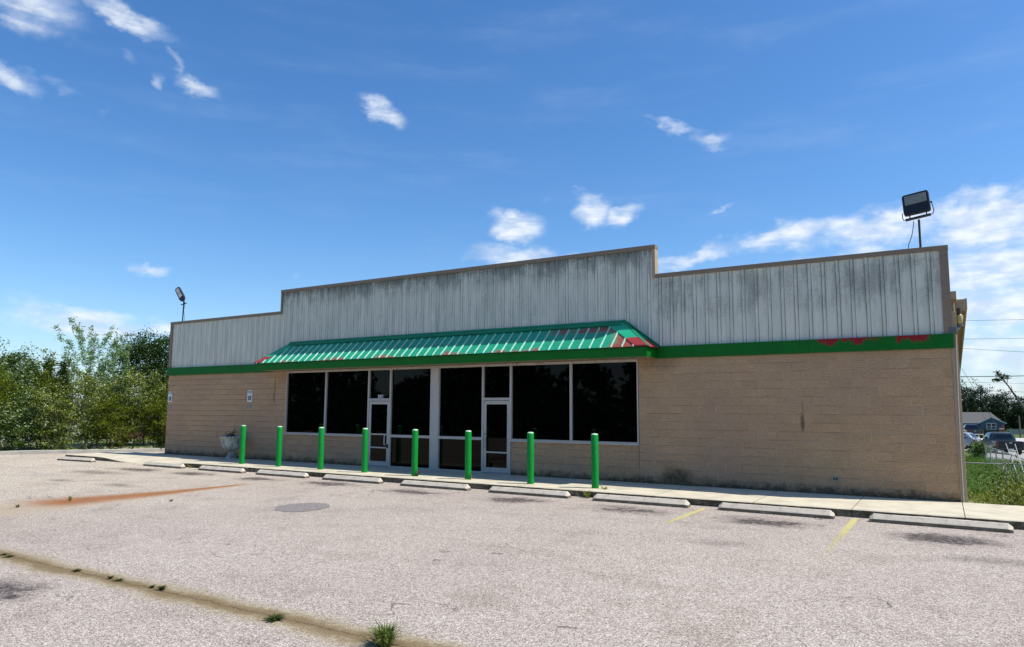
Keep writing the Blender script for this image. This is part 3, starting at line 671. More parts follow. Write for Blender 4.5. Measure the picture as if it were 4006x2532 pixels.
trim('storefront_post', [(-13.745, -13.465, -.03, .12, 0.0, 3.215)], M_ALU)
window(-13.465, -11.80, 1.02, ZT); window(-13.465, -11.80, 0.0, 1.02, th=.05)
window(-11.80, -10.82, 2.19, ZT)
window(-10.82, -8.86, 1.0, ZT); window(-8.86, -6.88, 1.0, ZT)
trim('window_header', [(-20.37, -6.88, -.035, .04, ZT + .001, 3.226)], M_ALU2)
trim('window_sill', [(-20.40, -16.375, -.05, .012, .955, .999)], M_ALU); trim('window_sill', [(-10.82, -6.86, -.05, .012, .955, .999)], M_ALU)
def door(x0, x1, rails, hx, kind):
    mb = MB(); z0, z1 = 0.03, 2.13; sw = .085
    mb.box(x0, x0 + sw, -.005, .045, z0, z1); mb.box(x1 - sw, x1, -.005, .045, z0, z1); mb.box(x0 + sw, x1 - sw, -.005, .045, z1 - .10, z1); mb.box(x0 + sw, x1 - sw, -.005, .045, z0, z0 + .15)
    for zr in rails: mb.box(x0 + sw, x1 - sw, -.003, .043, zr, zr + .045)
    dr = mb.build('door', M_ALU, B, bevel=.003)
    zz = [z0 + .15] + [q for zr in sorted(rails) for q in (zr, zr + .045)] + [z1 - .10]
    for a, b in zip(zz[0::2], zz[1::2]):
        mb = MB(); mb.box(x0 + sw, x1 - sw, .015, .022, a, b); mb.build('pane', M_GLASS, dr)
    mb = MB()
    if kind == 'pull': mb.tube([(hx, -.005, 1.03), (hx - .0, -.055, 1.03), (hx, -.065, .95), (hx, -.065, .78), (hx, -.055, .72), (hx, -.005, .72)], .012, 8)
    else: mb.tube([(hx, -.005, 1.04), (hx + .0, -.06, 1.03), (hx, -.06, .76), (hx, -.005, .75)], .016, 8)
    mb.build('handle', M_ALU if kind != 'pull' else M_WHITE, dr, smooth=True)
    mb = MB(); lx = x1 - .045 if kind == 'pull' else x0 + .045
    if kind != 'pull': mb.tube([(lx, -.004, 1.15), (lx, -.02, 1.15)], .018, 10)
    else: mb.box(lx - .035, lx + .03, -.05, -.006, .62, .74)
    mb.build('lock', M_BLACK, dr)
    return dr
# jambs, head and threshold of each doorway
for x0, x1 in ((-16.375, -15.425), (-11.80, -10.82)):
    trim('door_frame', [(x0, x0 + .035, FY0, FY1, 0, 2.189), (x1 - .035, x1, FY0, FY1, 0, 2.189), (x0 + .035, x1 - .035, FY0, FY1, 2.145, 2.189), (x0 + .035, x1 - .035, -.03, .1, 0, .018)], M_ALU, .003)
door(-16.335, -15.465, [.60, 1.03], -15.60, 'pull'); door(-11.76, -10.86, [.60], -11.70, 'bar')
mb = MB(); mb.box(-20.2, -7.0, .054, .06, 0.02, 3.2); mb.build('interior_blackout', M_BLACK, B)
# small wall fittings
mb = MB(); mb.box(-2.27, -2.10, -.022, -.0, .30, .41); mb.build('outlet_cover', M_SGREY, B, bevel=.006)
mb = MB(); mb.box(-2.235, -2.195, -.026, -.0225, .33, .38); mb.box(-2.175, -2.135, -.026, -.0225, .33, .38); mb.build('outlet_socket', M_BLACK, B)
mb = MB(); mb.box(-21.66, -21.55, -.02, 0, .38, .46); mb.build('outlet_cover', M_SGREY, B, bevel=.006)

# ------------------------------------------------------------------ things fixed to or standing by the building
def wall_sign(x, label, peak=False):
    t = thing('parking_sign', label, 'sign', (x, 0, 2.34), group='accessible parking signs on the block wall')
    hw, hh = .135, .215
    mb = MB()
    pl = [(-hw, -hh), (hw, -hh), (hw, hh - (.03 if peak else 0)), (0, hh + (.01 if peak else 0)), (-hw, hh - (.03 if peak else 0))]
    mb.prism(pl, -.022, -.012, 'y'); mb.build('sign_plate', M_NUM, t)
    mb = MB(); mb.box(-hw + .012, hw - .012, -.0250, -.0225, hh - .085, hh - .03); mb.build('sign_header', M_SGREEN, t)
    mb = MB(); mb.box(-.085, .085, -.0250, -.0225, -hh + .055, hh - .205); mb.build('symbol_panel', M_SBLUE, t, bevel=0)
    text_mesh('RESERVED', .042, 'sign_text', M_NUM, t, Vector((0, -.0265, hh - .072)), ext=.0005, sx=1.05)
    text_mesh('PARKING', .044, 'sign_text', M_SGREEN, t, Vector((0, -.0245, hh - .135)), ext=.0005, sx=1.05)
    # wheelchair symbol
    mb = MB()
    cx, cz, R_ = -.012, -.090, .038
    ring = [(cx + R_ * math.cos(a), -.0265, cz + R_ * math.sin(a)) for a in [math.radians(q) for q in range(120, 350, 14)]]
    mb.tube(ring, .0055, 5); mb.tube([(-.018, -.0265, -.018), (-.012, -.0265, -.07), (.028, -.0265, -.074), (.042, -.0265, -.112), (.056, -.0265, -.108)], .0075, 5)
    mb.tube([(-.016, -.0265, -.045), (.018, -.0265, -.047)], .0055, 5); mb.tube([(-.018, -.0285, .0), (-.018, -.0245, .0)], .014, 10)
    mb.build('wheelchair_symbol', M_NUM, t)
    return t
wall_sign(-22.36, 'white accessible parking sign with wheelchair symbol on the block wall above the stone urn')
wall_sign(-27.34, 'white accessible parking sign at the far left corner of the block wall', True)
for x, lb in ((-22.36, 'small grey plate below the wheelchair sign above the stone urn'), (-27.34, 'small grey plate below the wheelchair sign at the far left corner')):
    mb = MB(); mb.box(x - .12, x + .12, -.016, -.004, 1.885, 2.025); o = mb.build('sign_plate', M_SGREY, None, bevel=.01)
    tag(o, lb, 'plate', 'small grey plates under the parking signs')
    for sx_ in (-.095, .095):
        for z_ in (1.905, 2.005):
            mb = MB(); mb.box(x + sx_ - .006, x + sx_ + .006, -.019, -.0165, z_ - .006, z_ + .006); mb.build('screw', M_ZINC, o)

# floodlight above the right end of the parapet
t = thing('floodlight', 'large black floodlight with ribbed lens on a post above the right end of the parapet', 'floodlight', (-.27, .22, 5.2))
mb = MB(); mb.tube([(0, 0, 0), (0, 0, .95)], .024, 10); mb.build('post', M_DARKST, t, smooth=True)
Rt = Matrix.Rotation(math.radians(-8), 3, 'Z') @ Matrix.Rotation(math.radians(-6), 3, 'Y') @ Matrix.Rotation(math.radians(-16), 3, 'X')
hc = Vector((-.03, -.06, 1.30))
def fl(pts): return [tuple(hc + Rt @ Vector(p)) for p in pts]
mb = MB(); rr_ = .05; W2, H2 = .265, .26
pts_ = []
for (sx, sz, a0) in ((1, 1, 0), (-1, 1, 90), (-1, -1, 180), (1, -1, 270)):
    for a in (0, 30, 60, 90): pts_.append((sx * (W2 - rr_) + rr_ * math.cos(math.radians(a0 + a)), sz * (H2 - rr_) + rr_ * math.sin(math.radians(a0 + a))))
k = len(pts_)
for (y, s_) in ((-.07, .97), (-.055, 1.0), (.02, 1.0), (.11, .62)): mb.v += fl([(p[0] * s_, y, p[1] * s_) for p in pts_])
for a in range(3): mb.f += [(a * k + i, a * k + (i + 1) % k, (a + 1) * k + (i + 1) % k, (a + 1) * k + i) for i in range(k)]
mb.f.append(tuple(range(k))); mb.f.append(tuple(3 * k + i for i in range(k)))
hd = mb.build('lamp_housing', M_BLACK, t, smooth=True)
mb = MB(); lp = [(-.215, -.02), (.215, -.02), (.215, .205), (-.215, .205)]; mb.hexa(fl([(-.215, -.078, -.025), (.215, -.078, -.025), (.215, -.069, -.025), (-.215, -.069, -.025), (-.215, -.078, .205), (.215, -.078, .205), (.215, -.069, .205), (-.215, -.069, .205)])); mb.build('lens', M_LENS, hd, bevel=.012)
mb = MB()
mb.tube(fl([(.285, .0, -.04), (.30, 0, -.10), (.315, 0, -.26), (.29, 0, -.345), (.2, 0, -.352), (-.2, 0, -.352), (-.29, 0, -.345), (-.305, 0, -.27), (-.30, 0, -.16)]), .010, 6)
mb.hexa(fl([(-.25, -.03, -.372), (.25, -.03, -.372), (.25, .03, -.372), (-.25, .03, -.372), (-.25, -.03, -.335), (.25, -.03, -.335), (.25, .03, -.335), (-.25, .03, -.335)]))
for sx in (-.16, .17): mb.tube(fl([(sx, 0, -.335), (sx, 0, -.255)]), .012, 6)
mb.tube(fl([(.262, 0, -.04), (.305, 0, -.04)]), .018, 8)
mb.build('yoke', M_BLACK, t)
mb = MB(); mb.tube([tuple(Vector((-.10, -.01, .93))), (-.125, 0, .75), (-.16, 0, .58), (-.22, .0, .42), (-.255, .0, .22)], .008, 6); mb.build('power_cable', M_BLACK, t, smooth=True)

# LED area light above the left end
t = thing('area_light', 'slim black LED light tilted up on a post above the left parapet end', 'floodlight', (-26.98, .12, 5.2))
mb = MB(); mb.tube([(-.03, 0, 0), (0, 0, .99)], .026, 10); mb.build('post', M_BLACK, t, smooth=True)
base = Vector((.0, -.02, 1.15)); ax = Vector((-.40, -.10, .62)).normalized(); nrm_ = Vector((.16, -.93, -.02)); nrm_ = (nrm_ - ax * nrm_.dot(ax)).normalized(); sd_ = ax.cross(nrm_)
def lf(a, b, c): return tuple(base + ax * a + sd_ * b + nrm_ * c)
mb = MB(); out = [(0, -.05), (.05, -.115), (.16, -.14), (.60, -.125), (.66, -.09), (.66, .09), (.60, .125), (.16, .14), (.05, .115), (0, .05)]
k = len(out); mb.v += [lf(a, b, .035) for a, b in out] + [lf(a, b, -.035) for a, b in out]
mb.f = [tuple(range(k)), tuple(range(k, 2 * k))] + [(i, (i + 1) % k, k + (i + 1) % k, k + i) for i in range(k)]
hd = mb.build('lamp_housing', M_BLACK, t)
for a0, a1 in ((.20, .395), (.415, .615)):
    mb = MB(); mb.v += [lf(a0, -.092, .038), lf(a1, -.085, .038), lf(a1, .085, .038), lf(a0, .092, .038)]; mb.v += [lf(a0, -.092, .034), lf(a1, -.085, .034), lf(a1, .085, .034), lf(a0, .092, .034)]
    mb.f = [(0, 1, 2, 3), (4, 5, 6, 7), (0, 1, 5, 4), (1, 2, 6, 5), (2, 3, 7, 6), (3, 0, 4, 7)]; mb.build('lens', M_LENS2, hd)
mb = MB(); mb.tube([(-.14, -.02, .985), (.145, .02, 1.035)], .022, 8); mb.tube([(0, 0, 1.0), (0.01, -.01, 1.15)], .03, 8); mb.tube([(.07, 0, 1.03), (.05, -.02, 1.11)], .018, 8); mb.build('bracket', M_BLACK, t)
mb = MB(); mb.tube([(.06, 0, 1.02), (.075, 0, .9), (.03, 0, .8), (.04, 0, .68), (.09, 0, .5), (.13, 0, .25)], .006, 6); mb.build('power_cable', M_BLACK, t)

# security lamp on the side wall
t = thing('wall_lamp', 'old security lamp with yellowed globe and grey box beside the right building corner', 'lamp', (.3, .12, 3.6))
mb = MB(); mb.tube([(0.075, .12, .15), (.075, .12, .19), (.085, .12, .33), (.075, .12, .345)], [.045, .062, .066, .05], 14); mb.build('globe', M_YLAMP, t, smooth=True)
mb = MB(); mb.tube([(.075, .12, .10), (.075, .12, .15)], .066, 12); mb.tube([(.0, .05, .02), (.06, .1, .10)], .028, 8); mb.build('lamp_holder', M_GREYBOX, t)
mb = MB(); mb.box(-.14, .015, -.17, .02, -.075, .075); mb.tube([(-.01, -.06, -.03), (.06, -.02, .05)], .03, 8); mb.build('junction_box', M_GREYBOX, t, bevel=.01)
mb = MB(); mb.tube([(.075, .12, .345), (.075, .12, .50)], .042, 10); mb.build('photocell', M_DARKST, t)

# ------------------------------------------------------------------ bollards
bl = [(-20.454, -1.72), (-18.60, -1.75), (-16.64, -1.79), (-14.80, -1.80), (-12.894, -1.81), (-11.072, -1.78), (-9.074, -1.87), (-7.281, -1.86)]
names = ['leftmost green steel bollard, standing in front of the stone urn', 'second green bollard from the left, in front of the block wall left of the windows', 'third green bollard from the left, in front of the first window pair',
         'green bollard in front of the glass door below the street number', 'green bollard between the two glass doors with weeds at its foot', 'green bollard just left of the right glass door', 'second green bollard from the right, below the right window pair', 'rightmost green bollard, below the last window']
b0 = thing('bollard', names[0], 'bollard', (*bl[0], 0), group='green bollards along the walkway')
mb = MB(); mb.lathe([(.088, -.02), (.088, 1.262), (.0845, 1.272)], n=24); mb.build('post', M_BOLL, b0, smooth=True)
mb = MB(); mb.lathe([(.084, 1.273), (.076, 1.290), (.05, 1.302), (.01, 1.306)], n=24); mb.build('cap', M_BCAP, b0, smooth=True)
rl_ = random.Random(12)
for (x, y), nm in zip(bl[1:], names[1:]):
    c = clone(b0, (x, y, 0), 0, nm); c.rotation_euler = (math.radians(rl_.uniform(-.5, .5)), math.radians(rl_.uniform(-.5, .5)), rl_.uniform(0, 6))
rb = random.Random(2)
# ------------------------------------------------------------------ wheel stops
stops = [(-0.20, 'nearest concrete wheel stop at the right edge of the lot'), (-2.96, 'concrete wheel stop right of the bright yellow line, second from the right'), (-5.74, 'third concrete wheel stop from the right, below the plain block wall'),
         (-8.54, 'concrete wheel stop in front of the rightmost two green bollards'), (-11.33, 'concrete wheel stop in front of the right glass door'), (-14.23, 'concrete wheel stop in front of the left glass door'),
         (-17.06, 'concrete wheel stop in front of the first window pair'), (-19.9, 'concrete wheel stop between the two leftmost bollards'), (-23.02, 'concrete wheel stop left of the stone urn at the ramp end'), (-28.2, 'leftmost concrete wheel stop, alone past the kerb ramp')]
def stop_mesh(seed):
    rr = random.Random(seed); mb = MB(); n = 12; L = 2.17
    # chamfered ends, trapezoid section, lightly chipped
    secs = []
    for i in range(n + 1):
        x = -L / 2 + L * i / n; e = min(1, min(i, n - i) / 0.8 if i in (0, n) else 1); h = .148 if i not in (0, n) else .09
        j = lambda a: rr.uniform(-a, a)
        secs.append([(x, -.088, 0), (x + j(.003), -.087 + j(.002), h * .42), (x + j(.004), -.012 + j(.004), h + j(.003)), (x, .040 + j(.004), h + j(.003)), (x, .088, h * .42), (x, .088, 0)])
        if i in (0,): secs[-1] = [(p[0], p[1], p[2]) for p in secs[-1]]
    xs_ = [-L / 2, -L / 2 + .07] + [-L / 2 + .07 + (L - .14) * q / 10 for q in range(1, 10)] + [L / 2 - .07, L / 2]
    for i, sc in enumerate(secs): secs[i] = [(xs_[i] if q in (0, 5) else xs_[i] + (p[0] - (-L / 2 + L * i / n)), p[1], p[2]) for q, p in enumerate(sc)]
    for sc in secs: mb.v += sc
    k = 6
    for i in range(n):
        for q in range(k): mb.f.append((i * k + q, i * k + (q + 1) % k, (i + 1) * k + (q + 1) % k, (i + 1) * k + q))
    mb.f.append(tuple(range(k))); mb.f.append(tuple(n * k + q for q in range(k)))
    return mb
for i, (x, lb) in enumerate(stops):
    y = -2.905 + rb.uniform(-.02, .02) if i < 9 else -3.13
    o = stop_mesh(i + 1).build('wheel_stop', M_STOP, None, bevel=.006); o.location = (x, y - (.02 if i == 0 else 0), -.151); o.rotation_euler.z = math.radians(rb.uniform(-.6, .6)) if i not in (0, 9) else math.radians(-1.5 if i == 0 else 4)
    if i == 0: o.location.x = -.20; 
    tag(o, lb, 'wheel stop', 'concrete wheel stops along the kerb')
    for sx in (-.72, .72):
        mb = MB(); mb.tube([(sx, 0, .14), (sx, 0, .1515)], .011, 8); mb.build('anchor_pin', M_DARKST, o)

# ------------------------------------------------------------------ urn
t = thing('stone_urn', 'grey cast stone pedestal urn planter against the block wall at left', 'planter', (-22.52, -.60, 0))
R0 = .425
mb = MB(); mb.lathe([(.05, .30), (.10, .315), (.16, .335), (.24, .39), (.31, .47), (.35, .57), (.365, .68), (.375, .76), (.405, .80), (.435, .815), (.437, .845), (.415, .86), (.385, .855), (.36, .80), (.30, .79), (.01, .79)], n=48, flute=16, amp=.035, zr=(.36, .75)); mb.build('bowl', M_URN, t, smooth=True)
mb = MB(); mb.lathe([(.235, 0), (.235, .03), (.215, .045), (.19, .075), (.12, .17), (.085, .235), (.078, .27), (.10, .29), (.11, .302)], n=32); mb.build('pedestal', M_URN, t, smooth=True)
def rvec(r_): 
    a = r_.uniform(0, 2 * PI); z_ = r_.uniform(-1, 1); q = math.sqrt(1 - z_ * z_); return Vector((q * math.cos(a), q * math.sin(a), z_))
t = thing('dead_plant', 'withered brown plant with dried flowers in the stone urn', 'plant', (-22.52, -.60, .79))
mb = MB(); rd = random.Random(5)
for q in range(16):
    a = rd.uniform(0, 2 * PI); r0 = rd.uniform(0, .22); h = rd.uniform(.1, .26); mb.tube([(r0 * math.cos(a), r0 * math.sin(a), 0), (r0 * 1.2 * math.cos(a), r0 * 1.2 * math.sin(a), h * .6), (r0 * 1.5 * math.cos(a), r0 * 1.4 * math.sin(a), h)], [.006, .005, .003], 5)
mb.tube([(.13, 0, 0), (.11, 0, .25), (.105, 0, .48)], [.009, .007, .004], 5); mb.tube([(.11, 0, .26), (.2, 0, .40)], .004, 4); mb.tube([(.11, 0, .2), (.17, -.02, .3)], .006, 4)
mb.build('stem', M_DEAD, t)
mb = MB()
for q in range(130):
    cx = rd.choice([(-.02, .10), (.06, .16), (-.15, .08), (.13, .24), (.02, .20), (-.08, .14)]); c = Vector((cx[0] + rd.gauss(0, .05), rd.gauss(0, .07), cx[1] + rd.gauss(0, .035))); a = rvec(rd); b = a.cross(rvec(rd)).normalized(); mb.face([c - a * .03, c + b * .014, c + a * .03, c - b * .014])
tag(mb.build('withered_leaf', M_DEAD, t), kind='stuff')
mb = MB()
for q in range(26):
    c = Vector((.09 + rd.gauss(0, .018), -.05 + rd.gauss(0, .02), .10 + rd.gauss(0, .03))); a = rvec(rd); b = a.cross(rvec(rd)).normalized(); mb.face([c - a * .035, c + b * .02, c + a * .035, c - b * .02])
mb.build('dried_flower', M_DEADP, t)
mb = MB()
for q in range(30):
    bx = rd.choice([-.30, -.21, -.20]); c = Vector((bx + rd.gauss(0, .014), -.08 + rd.gauss(0, .02), .10 + rd.gauss(0, .022))); a = rvec(rd); b = a.cross(rvec(rd)).normalized(); mb.face([c - a * .03, c + b * .02, c + a * .03, c - b * .02])
mb.build('pale_flower', M_WHITE, t)

# ------------------------------------------------------------------ lot markings, patch
M_YL = m_line('yellow_line_paint', (0.66, 0.58, 0.22), -2.0, -9.5)
M_YL2 = m_line('worn_yellow_line_paint', (0.60, 0.50, 0.12), -1.0, -4.2)
M_BL = m_line('worn_blue_paint', (0.20, 0.33, 0.48), -3.0, -8.6, 14)
for x, y0, y1, m_ in [(-1.54, -2.66, -8.3, M_YL), (-4.35, -2.8, -5.2, M_YL), (-7.1, -2.8, -5.2, M_YL2), (-9.9, -2.8, -5.0, M_YL2), (-12.8, -2.9, -4.6, M_YL2)]:
    mb = MB(); mb.face([(x - .055, y1, -.146), (x + .055, y1, -.146), (x + .055, y0, -.146), (x - .055, y0, -.146)]); tag(mb.build('parking_line', m_), kind='structure')
mb = MB(); mb.face([(-25.0, -7.4, -.146), (-22.4, -7.4, -.146), (-22.4, -6.3, -.146), (-25.0, -6.3, -.146)]); tag(mb.build('painted_marking', M_BL), kind='structure')
rp = random.Random(9); mb = MB(); k = 40
mb.face([(-11.32 + (.56 + rp.uniform(-.06, .06)) * math.cos(2 * PI * i / k) - .12 * math.sin(2 * PI * i / k), -7.33 + (.66 + rp.uniform(-.03, .03)) * math.sin(2 * PI * i / k), -.144) for i in range(k)])
o = mb.build('asphalt_patch', M_PATCH); tag(o, kind='structure')
# ------------------------------------------------------------------ foliage
def m_leaf(name, c0, c1, trans=.3, dry=None, rough=.55):
    m, T = mat(name, c0, .75, spec=.12)
    P = T.co(); g = T.new('ShaderNodeNewGeometry'); rnd = g.outputs['Random Per Island']
    n = T.noise(P, 1.6, 3, .6)
    col = T.mix(T.add(T.mul(rnd, .6), T.mul(T.ss(n, .35, .65), .4)), (*c0, 1), (*c1, 1))
    if dry: col = T.mix(T.ss(T.add(rnd, T.mul(n, .35)), .90, 1.05), col, (*dry, 1))
    T.put(T.b.inputs['Base Color'], col)
    tl = T.new('ShaderNodeBsdfTranslucent'); T.put(tl.inputs[0], T.mix(1.0, col, (1.5, 1.7, .8, 1), 'MULTIPLY'))
    mx_ = T.new('ShaderNodeMixShader'); mx_.inputs[0].default_value = trans * .7
    T.put(mx_.inputs[1], T.b.outputs[0]); T.put(mx_.inputs[2], tl.outputs[0])
    out = [x for x in T.n if x.type == 'OUTPUT_MATERIAL'][0]; T.put(out.inputs[0], mx_.outputs[0])
    return m
LF = dict(
 olive=m_leaf('olive_leaf', (.036, .058, .005), (.18, .215, .018)),
 yellow=m_leaf('yellow_green_leaf', (.046, .074, .006), (.25, .295, .028), dry=(.42, .44, .26)),
 mid=m_leaf('mid_green_leaf', (.018, .044, .006), (.10, .175, .022), dry=(.36, .40, .24)),
 dark=m_leaf('dark_leaf', (.012, .030, .010), (.045, .085, .020), trans=.18),
 pale=m_leaf('silvery_leaf', (.085, .15, .055), (.30, .42, .19), trans=.35),
 dkt=m_leaf('dark_tree_leaf', (.012, .032, .006), (.060, .105, .018), trans=.15),
 far=m_leaf('far_dark_leaf', (.010, .024, .012), (.030, .055, .020), trans=.1),
 weed=m_leaf('weed_leaf', (.10, .12, .02), (.28, .29, .08)),
)
M_BARK, T = mat('bark', (.10, .08, .06), .95); T.put(T.b.inputs['Base Color'], T.mix(T.noise(T.scale(T.co(), (6, 6, 1.5)), 2, 5, .7), (.06, .048, .036, 1), (.19, .165, .13, 1)))
M_BARKP, T = mat('pale_bark', (.34, .33, .27), .9)

def leaf_mesh(name, C, A, Bv, m, parent):
    """C centres, A half-length vectors, Bv half-width vectors -> diamond leaves folded along the midrib"""
    n = len(C); nrm = np.cross(A, Bv); ln = np.linalg.norm(nrm, axis=1, keepdims=True) + 1e-9
    fold = nrm / ln * (np.linalg.norm(Bv, axis=1, keepdims=True) * .45)
    V = np.stack([C - A, C + Bv + fold, C + A, C - Bv + fold], 1).reshape(-1, 3)
    me = bpy.data.meshes.new(name); me.vertices.add(4 * n); me.vertices.foreach_set('co', V.astype(np.float32).ravel())
    # two triangles sharing the midrib
    b = np.arange(n)[:, None] * 4; tri = np.concatenate([b + np.array([0, 1, 2]), b + np.array([0, 2, 3])], 1).ravel()
    me.loops.add(6 * n); me.loops.foreach_set('vertex_index', tri.astype(np.int32))
    me.polygons.add(2 * n); me.polygons.foreach_set('loop_start', (np.arange(2 * n) * 3).astype(np.int32)); me.polygons.foreach_set('loop_total', np.full(2 * n, 3, np.int32))
    me.update(calc_edges=True); me.materials.append(m)
    o = bpy.data.objects.new(name, me); COL.objects.link(o); o.parent = parent
    return o
def runit(R_, n):
    v = R_.normal(size=(n, 3)); return v / np.linalg.norm(v, axis=1, keepdims=True)
def plant(name, cat, label, loc, H, Wd, nbr, nleaf, ls, leaf, seed, up=.75, base=.05, spread=.16, shape='round', trunk=.05, bark=None, group=None, lean=0.0, droop=0.0, crownname='crown'):
    R_ = np.random.default_rng(seed); t = thing(name, label, cat, loc, group=group)
    if group is None: pass
    mb = MB(); top = np.array([lean * H, 0, H * .96]); K = 6
    def trunkp(s): return np.array([top[0] * s + .03 * H * math.sin(s * 5 + seed), .02 * H * math.sin(s * 7 + seed * 2), top[2] * s])
    mb.tube([trunkp(i / K) for i in range(K + 1)], [trunk * (1 - .88 * i / K) for i in range(K + 1)], 7)
    C = []; 
    segs = []
    for i in range(nbr):
        s = base + (1 - base) * ((i + R_.uniform(0, 1)) / nbr) * .96
        a = i * 2.4 + R_.uniform(-.5, .5)
        if shape == 'round': prof = math.sqrt(max(0.03, 1 - ((s - .45) / .6) ** 2))
        elif shape == 'spire': prof = max(.10, (1 - s) * .95 + .12)
        elif shape == 'vase': prof = .45 + .6 * math.sin(PI * min(1, s * .85))
        else: prof = 1.0 - .55 * s
        L = Wd * .5 * prof * R_.uniform(.7, 1.15)
        p0 = trunkp(s * .92); dirv = np.array([math.cos(a), math.sin(a), up * R_.uniform(.6, 1.3)]); 
        p1 = p0 + np.array([dirv[0], dirv[1], dirv[2] * .6]) * L * .55; p2 = p0 + np.array([dirv[0], dirv[1], dirv[2] - droop]) * L
        mb.tube([p0, p1, p2], [trunk * .38 * (1.1 - s), trunk * .22 * (1.1 - s), trunk * .06], 4, caps=False)
        segs.append((p0, p1, p2, L))
    segs.append((trunkp(.7), trunkp(.85), trunkp(1.0), Wd * .25))
    wts = np.array([q[3] + .15 * Wd for q in segs]); wts /= wts.sum(); cnt = R_.multinomial(nleaf, wts)
    for (p0, p1, p2, L), c in zip(segs, cnt):
        if c == 0: continue
        u_ = R_.beta(1.7, 1.0, c)[:, None]; pp = np.where(u_ < .5, p0 + (p1 - p0) * u_ * 2, p1 + (p2 - p1) * (u_ - .5) * 2)
        # leaves gather in small sprays
        ns = max(2, c // (38 if spread > .1 else 8)); sp = R_.normal(size=(ns, 3)) * spread * (Wd * .5) ; idx = R_.integers(0, ns, c)
        us_ = R_.beta(1.7, 1.0, ns)[:, None][idx]; pp = np.where(us_ < .5, p0 + (p1 - p0) * us_ * 2, p1 + (p2 - p1) * (us_ - .5) * 2) if ns > 2 else pp
        C.append(pp + sp[idx] * (0.5 + .6 * u_) + R_.normal(size=(c, 3)) * np.array([1, 1, .7]) * (min(.5, .045 * Wd + .03) * (1 if Wd < 4.5 else 1.3) if spread > .1 else .065))
    C = np.concatenate(C); C = C[C[:, 2] > .04]; n = len(C)
    sz = ls * R_.uniform(.6, 1.25, (n, 1)); A = runit(R_, n); A[:, 2] *= .7; Bv = np.cross(A, runit(R_, n)); Bv /= np.linalg.norm(Bv, axis=1, keepdims=True)
    mb.build('trunk', bark or M_BARK, t, smooth=True)
    leaf_mesh(crownname, C, A * sz * .5, Bv * sz * .28, leaf, t)
    return t
ZG = -.22
# thicket beyond the far kerb: nearer shrub row then taller saplings
TK = 'shrubs and saplings beyond the far kerb'
kd = np.array([.492, .8706]); kn = np.array([-.8706, .492]); k0 = np.array([-34.455, -3.035])
def kp(t_, off): q = k0 + kd * t_ + kn * off; return (float(q[0]), float(q[1]), ZG)
rows = [
 # t along kerb, offset, height, width, branches, leaves, leaf size, leaf, shape, label
 (-1.9, 1.5, 3.3, 2.9, 34, 6000, .11, 'mid', 'round', 'bushy green shrub at the left edge of the photo, just past the far kerb'),
 (-0.2, 1.1, 2.3, 2.3, 34, 6000, .105, 'mid', 'round', 'low green shrub second from the left edge, along the far kerb'),
 (0.9, 1.9, 2.7, 2.2, 34, 6000, .105, 'mid', 'round', 'leafy shrub with pale leaf undersides below the dark round-topped tree'),
 (1.9, 1.2, 2.5, 1.9, 34, 6000, .105, 'yellow', 'vase', 'yellowish upright shrub in the middle left of the thicket'),
 (3.0, 1.6, 3.9, 1.9, 34, 6500, .10, 'yellow', 'vase', 'tall yellow-green shrub in front of the twin poplar saplings'),
 (4.1, 1.2, 2.7, 1.9, 34, 6500, .10, 'olive', 'round', 'olive green shrub at the middle of the thicket'),
 (5.1, 1.7, 4.1, 1.8, 34, 6500, .10, 'yellow', 'vase', 'yellow-green shrub at the foot of the tall silvery sapling'),
 (6.1, 1.1, 2.5, 1.7, 30, 5000, .10, 'olive', 'round', 'olive shrub left of the small dark bush near the building'),
 (6.2, 2.1, 3.3, 1.6, 34, 6000, .10, 'olive', 'vase', 'upright olive shrub at the foot of the slender pale sapling'),
 (7.0, 2.6, 1.8, 1.4, 30, 4500, .095, 'olive', 'vase', 'shrub beneath the dense dark tree, next to the brown shed'),
 (7.9, 1.3, 1.6, 1.3, 28, 4500, .09, 'yellow', 'vase', 'short feathery yellow-green shrub in front of the dense dark tree'),
 (8.9, 1.4, 2.9, 1.2, 28, 5000, .09, 'yellow', 'spire', 'narrow light green shrub against the left corner of the building'),
 (9.6, 1.2, 2.4, 1.6, 28, 4500, .09, 'mid', 'round', 'green shrub half hidden behind the left corner of the building'),
 (-3.8, 1.4, 3.0, 3.0, 30, 4500, .12, 'mid', 'round', 'green shrub along the far kerb, just outside the left edge of the photo'),
 (11.2, 1.4, 3.0, 2.4, 30, 4000, .12, 'mid', 'round', 'green shrub behind the left end of the building'),
]
for i, (t_, off, H, Wd, nb_, nl, ls, lf_, sh, lb) in enumerate(rows):
    plant('shrub', 'shrub', lb, kp(t_, off), H, Wd, nb_, nl, ls, LF[lf_], 100 + i, up=.9 if sh != 'round' else .6, base=.03, spread=.24, shape=sh, trunk=.035, bark=M_BARKP if lf_ == 'yellow' else None, group=TK)
plant('shrub', 'shrub', 'small very dark bush low at the kerb, near the building corner', kp(6.75, .7), 1.25, 1.5, 26, 3500, .085, LF['dark'], 131, up=.4, spread=.3, shape='round', trunk=.03, group=TK)
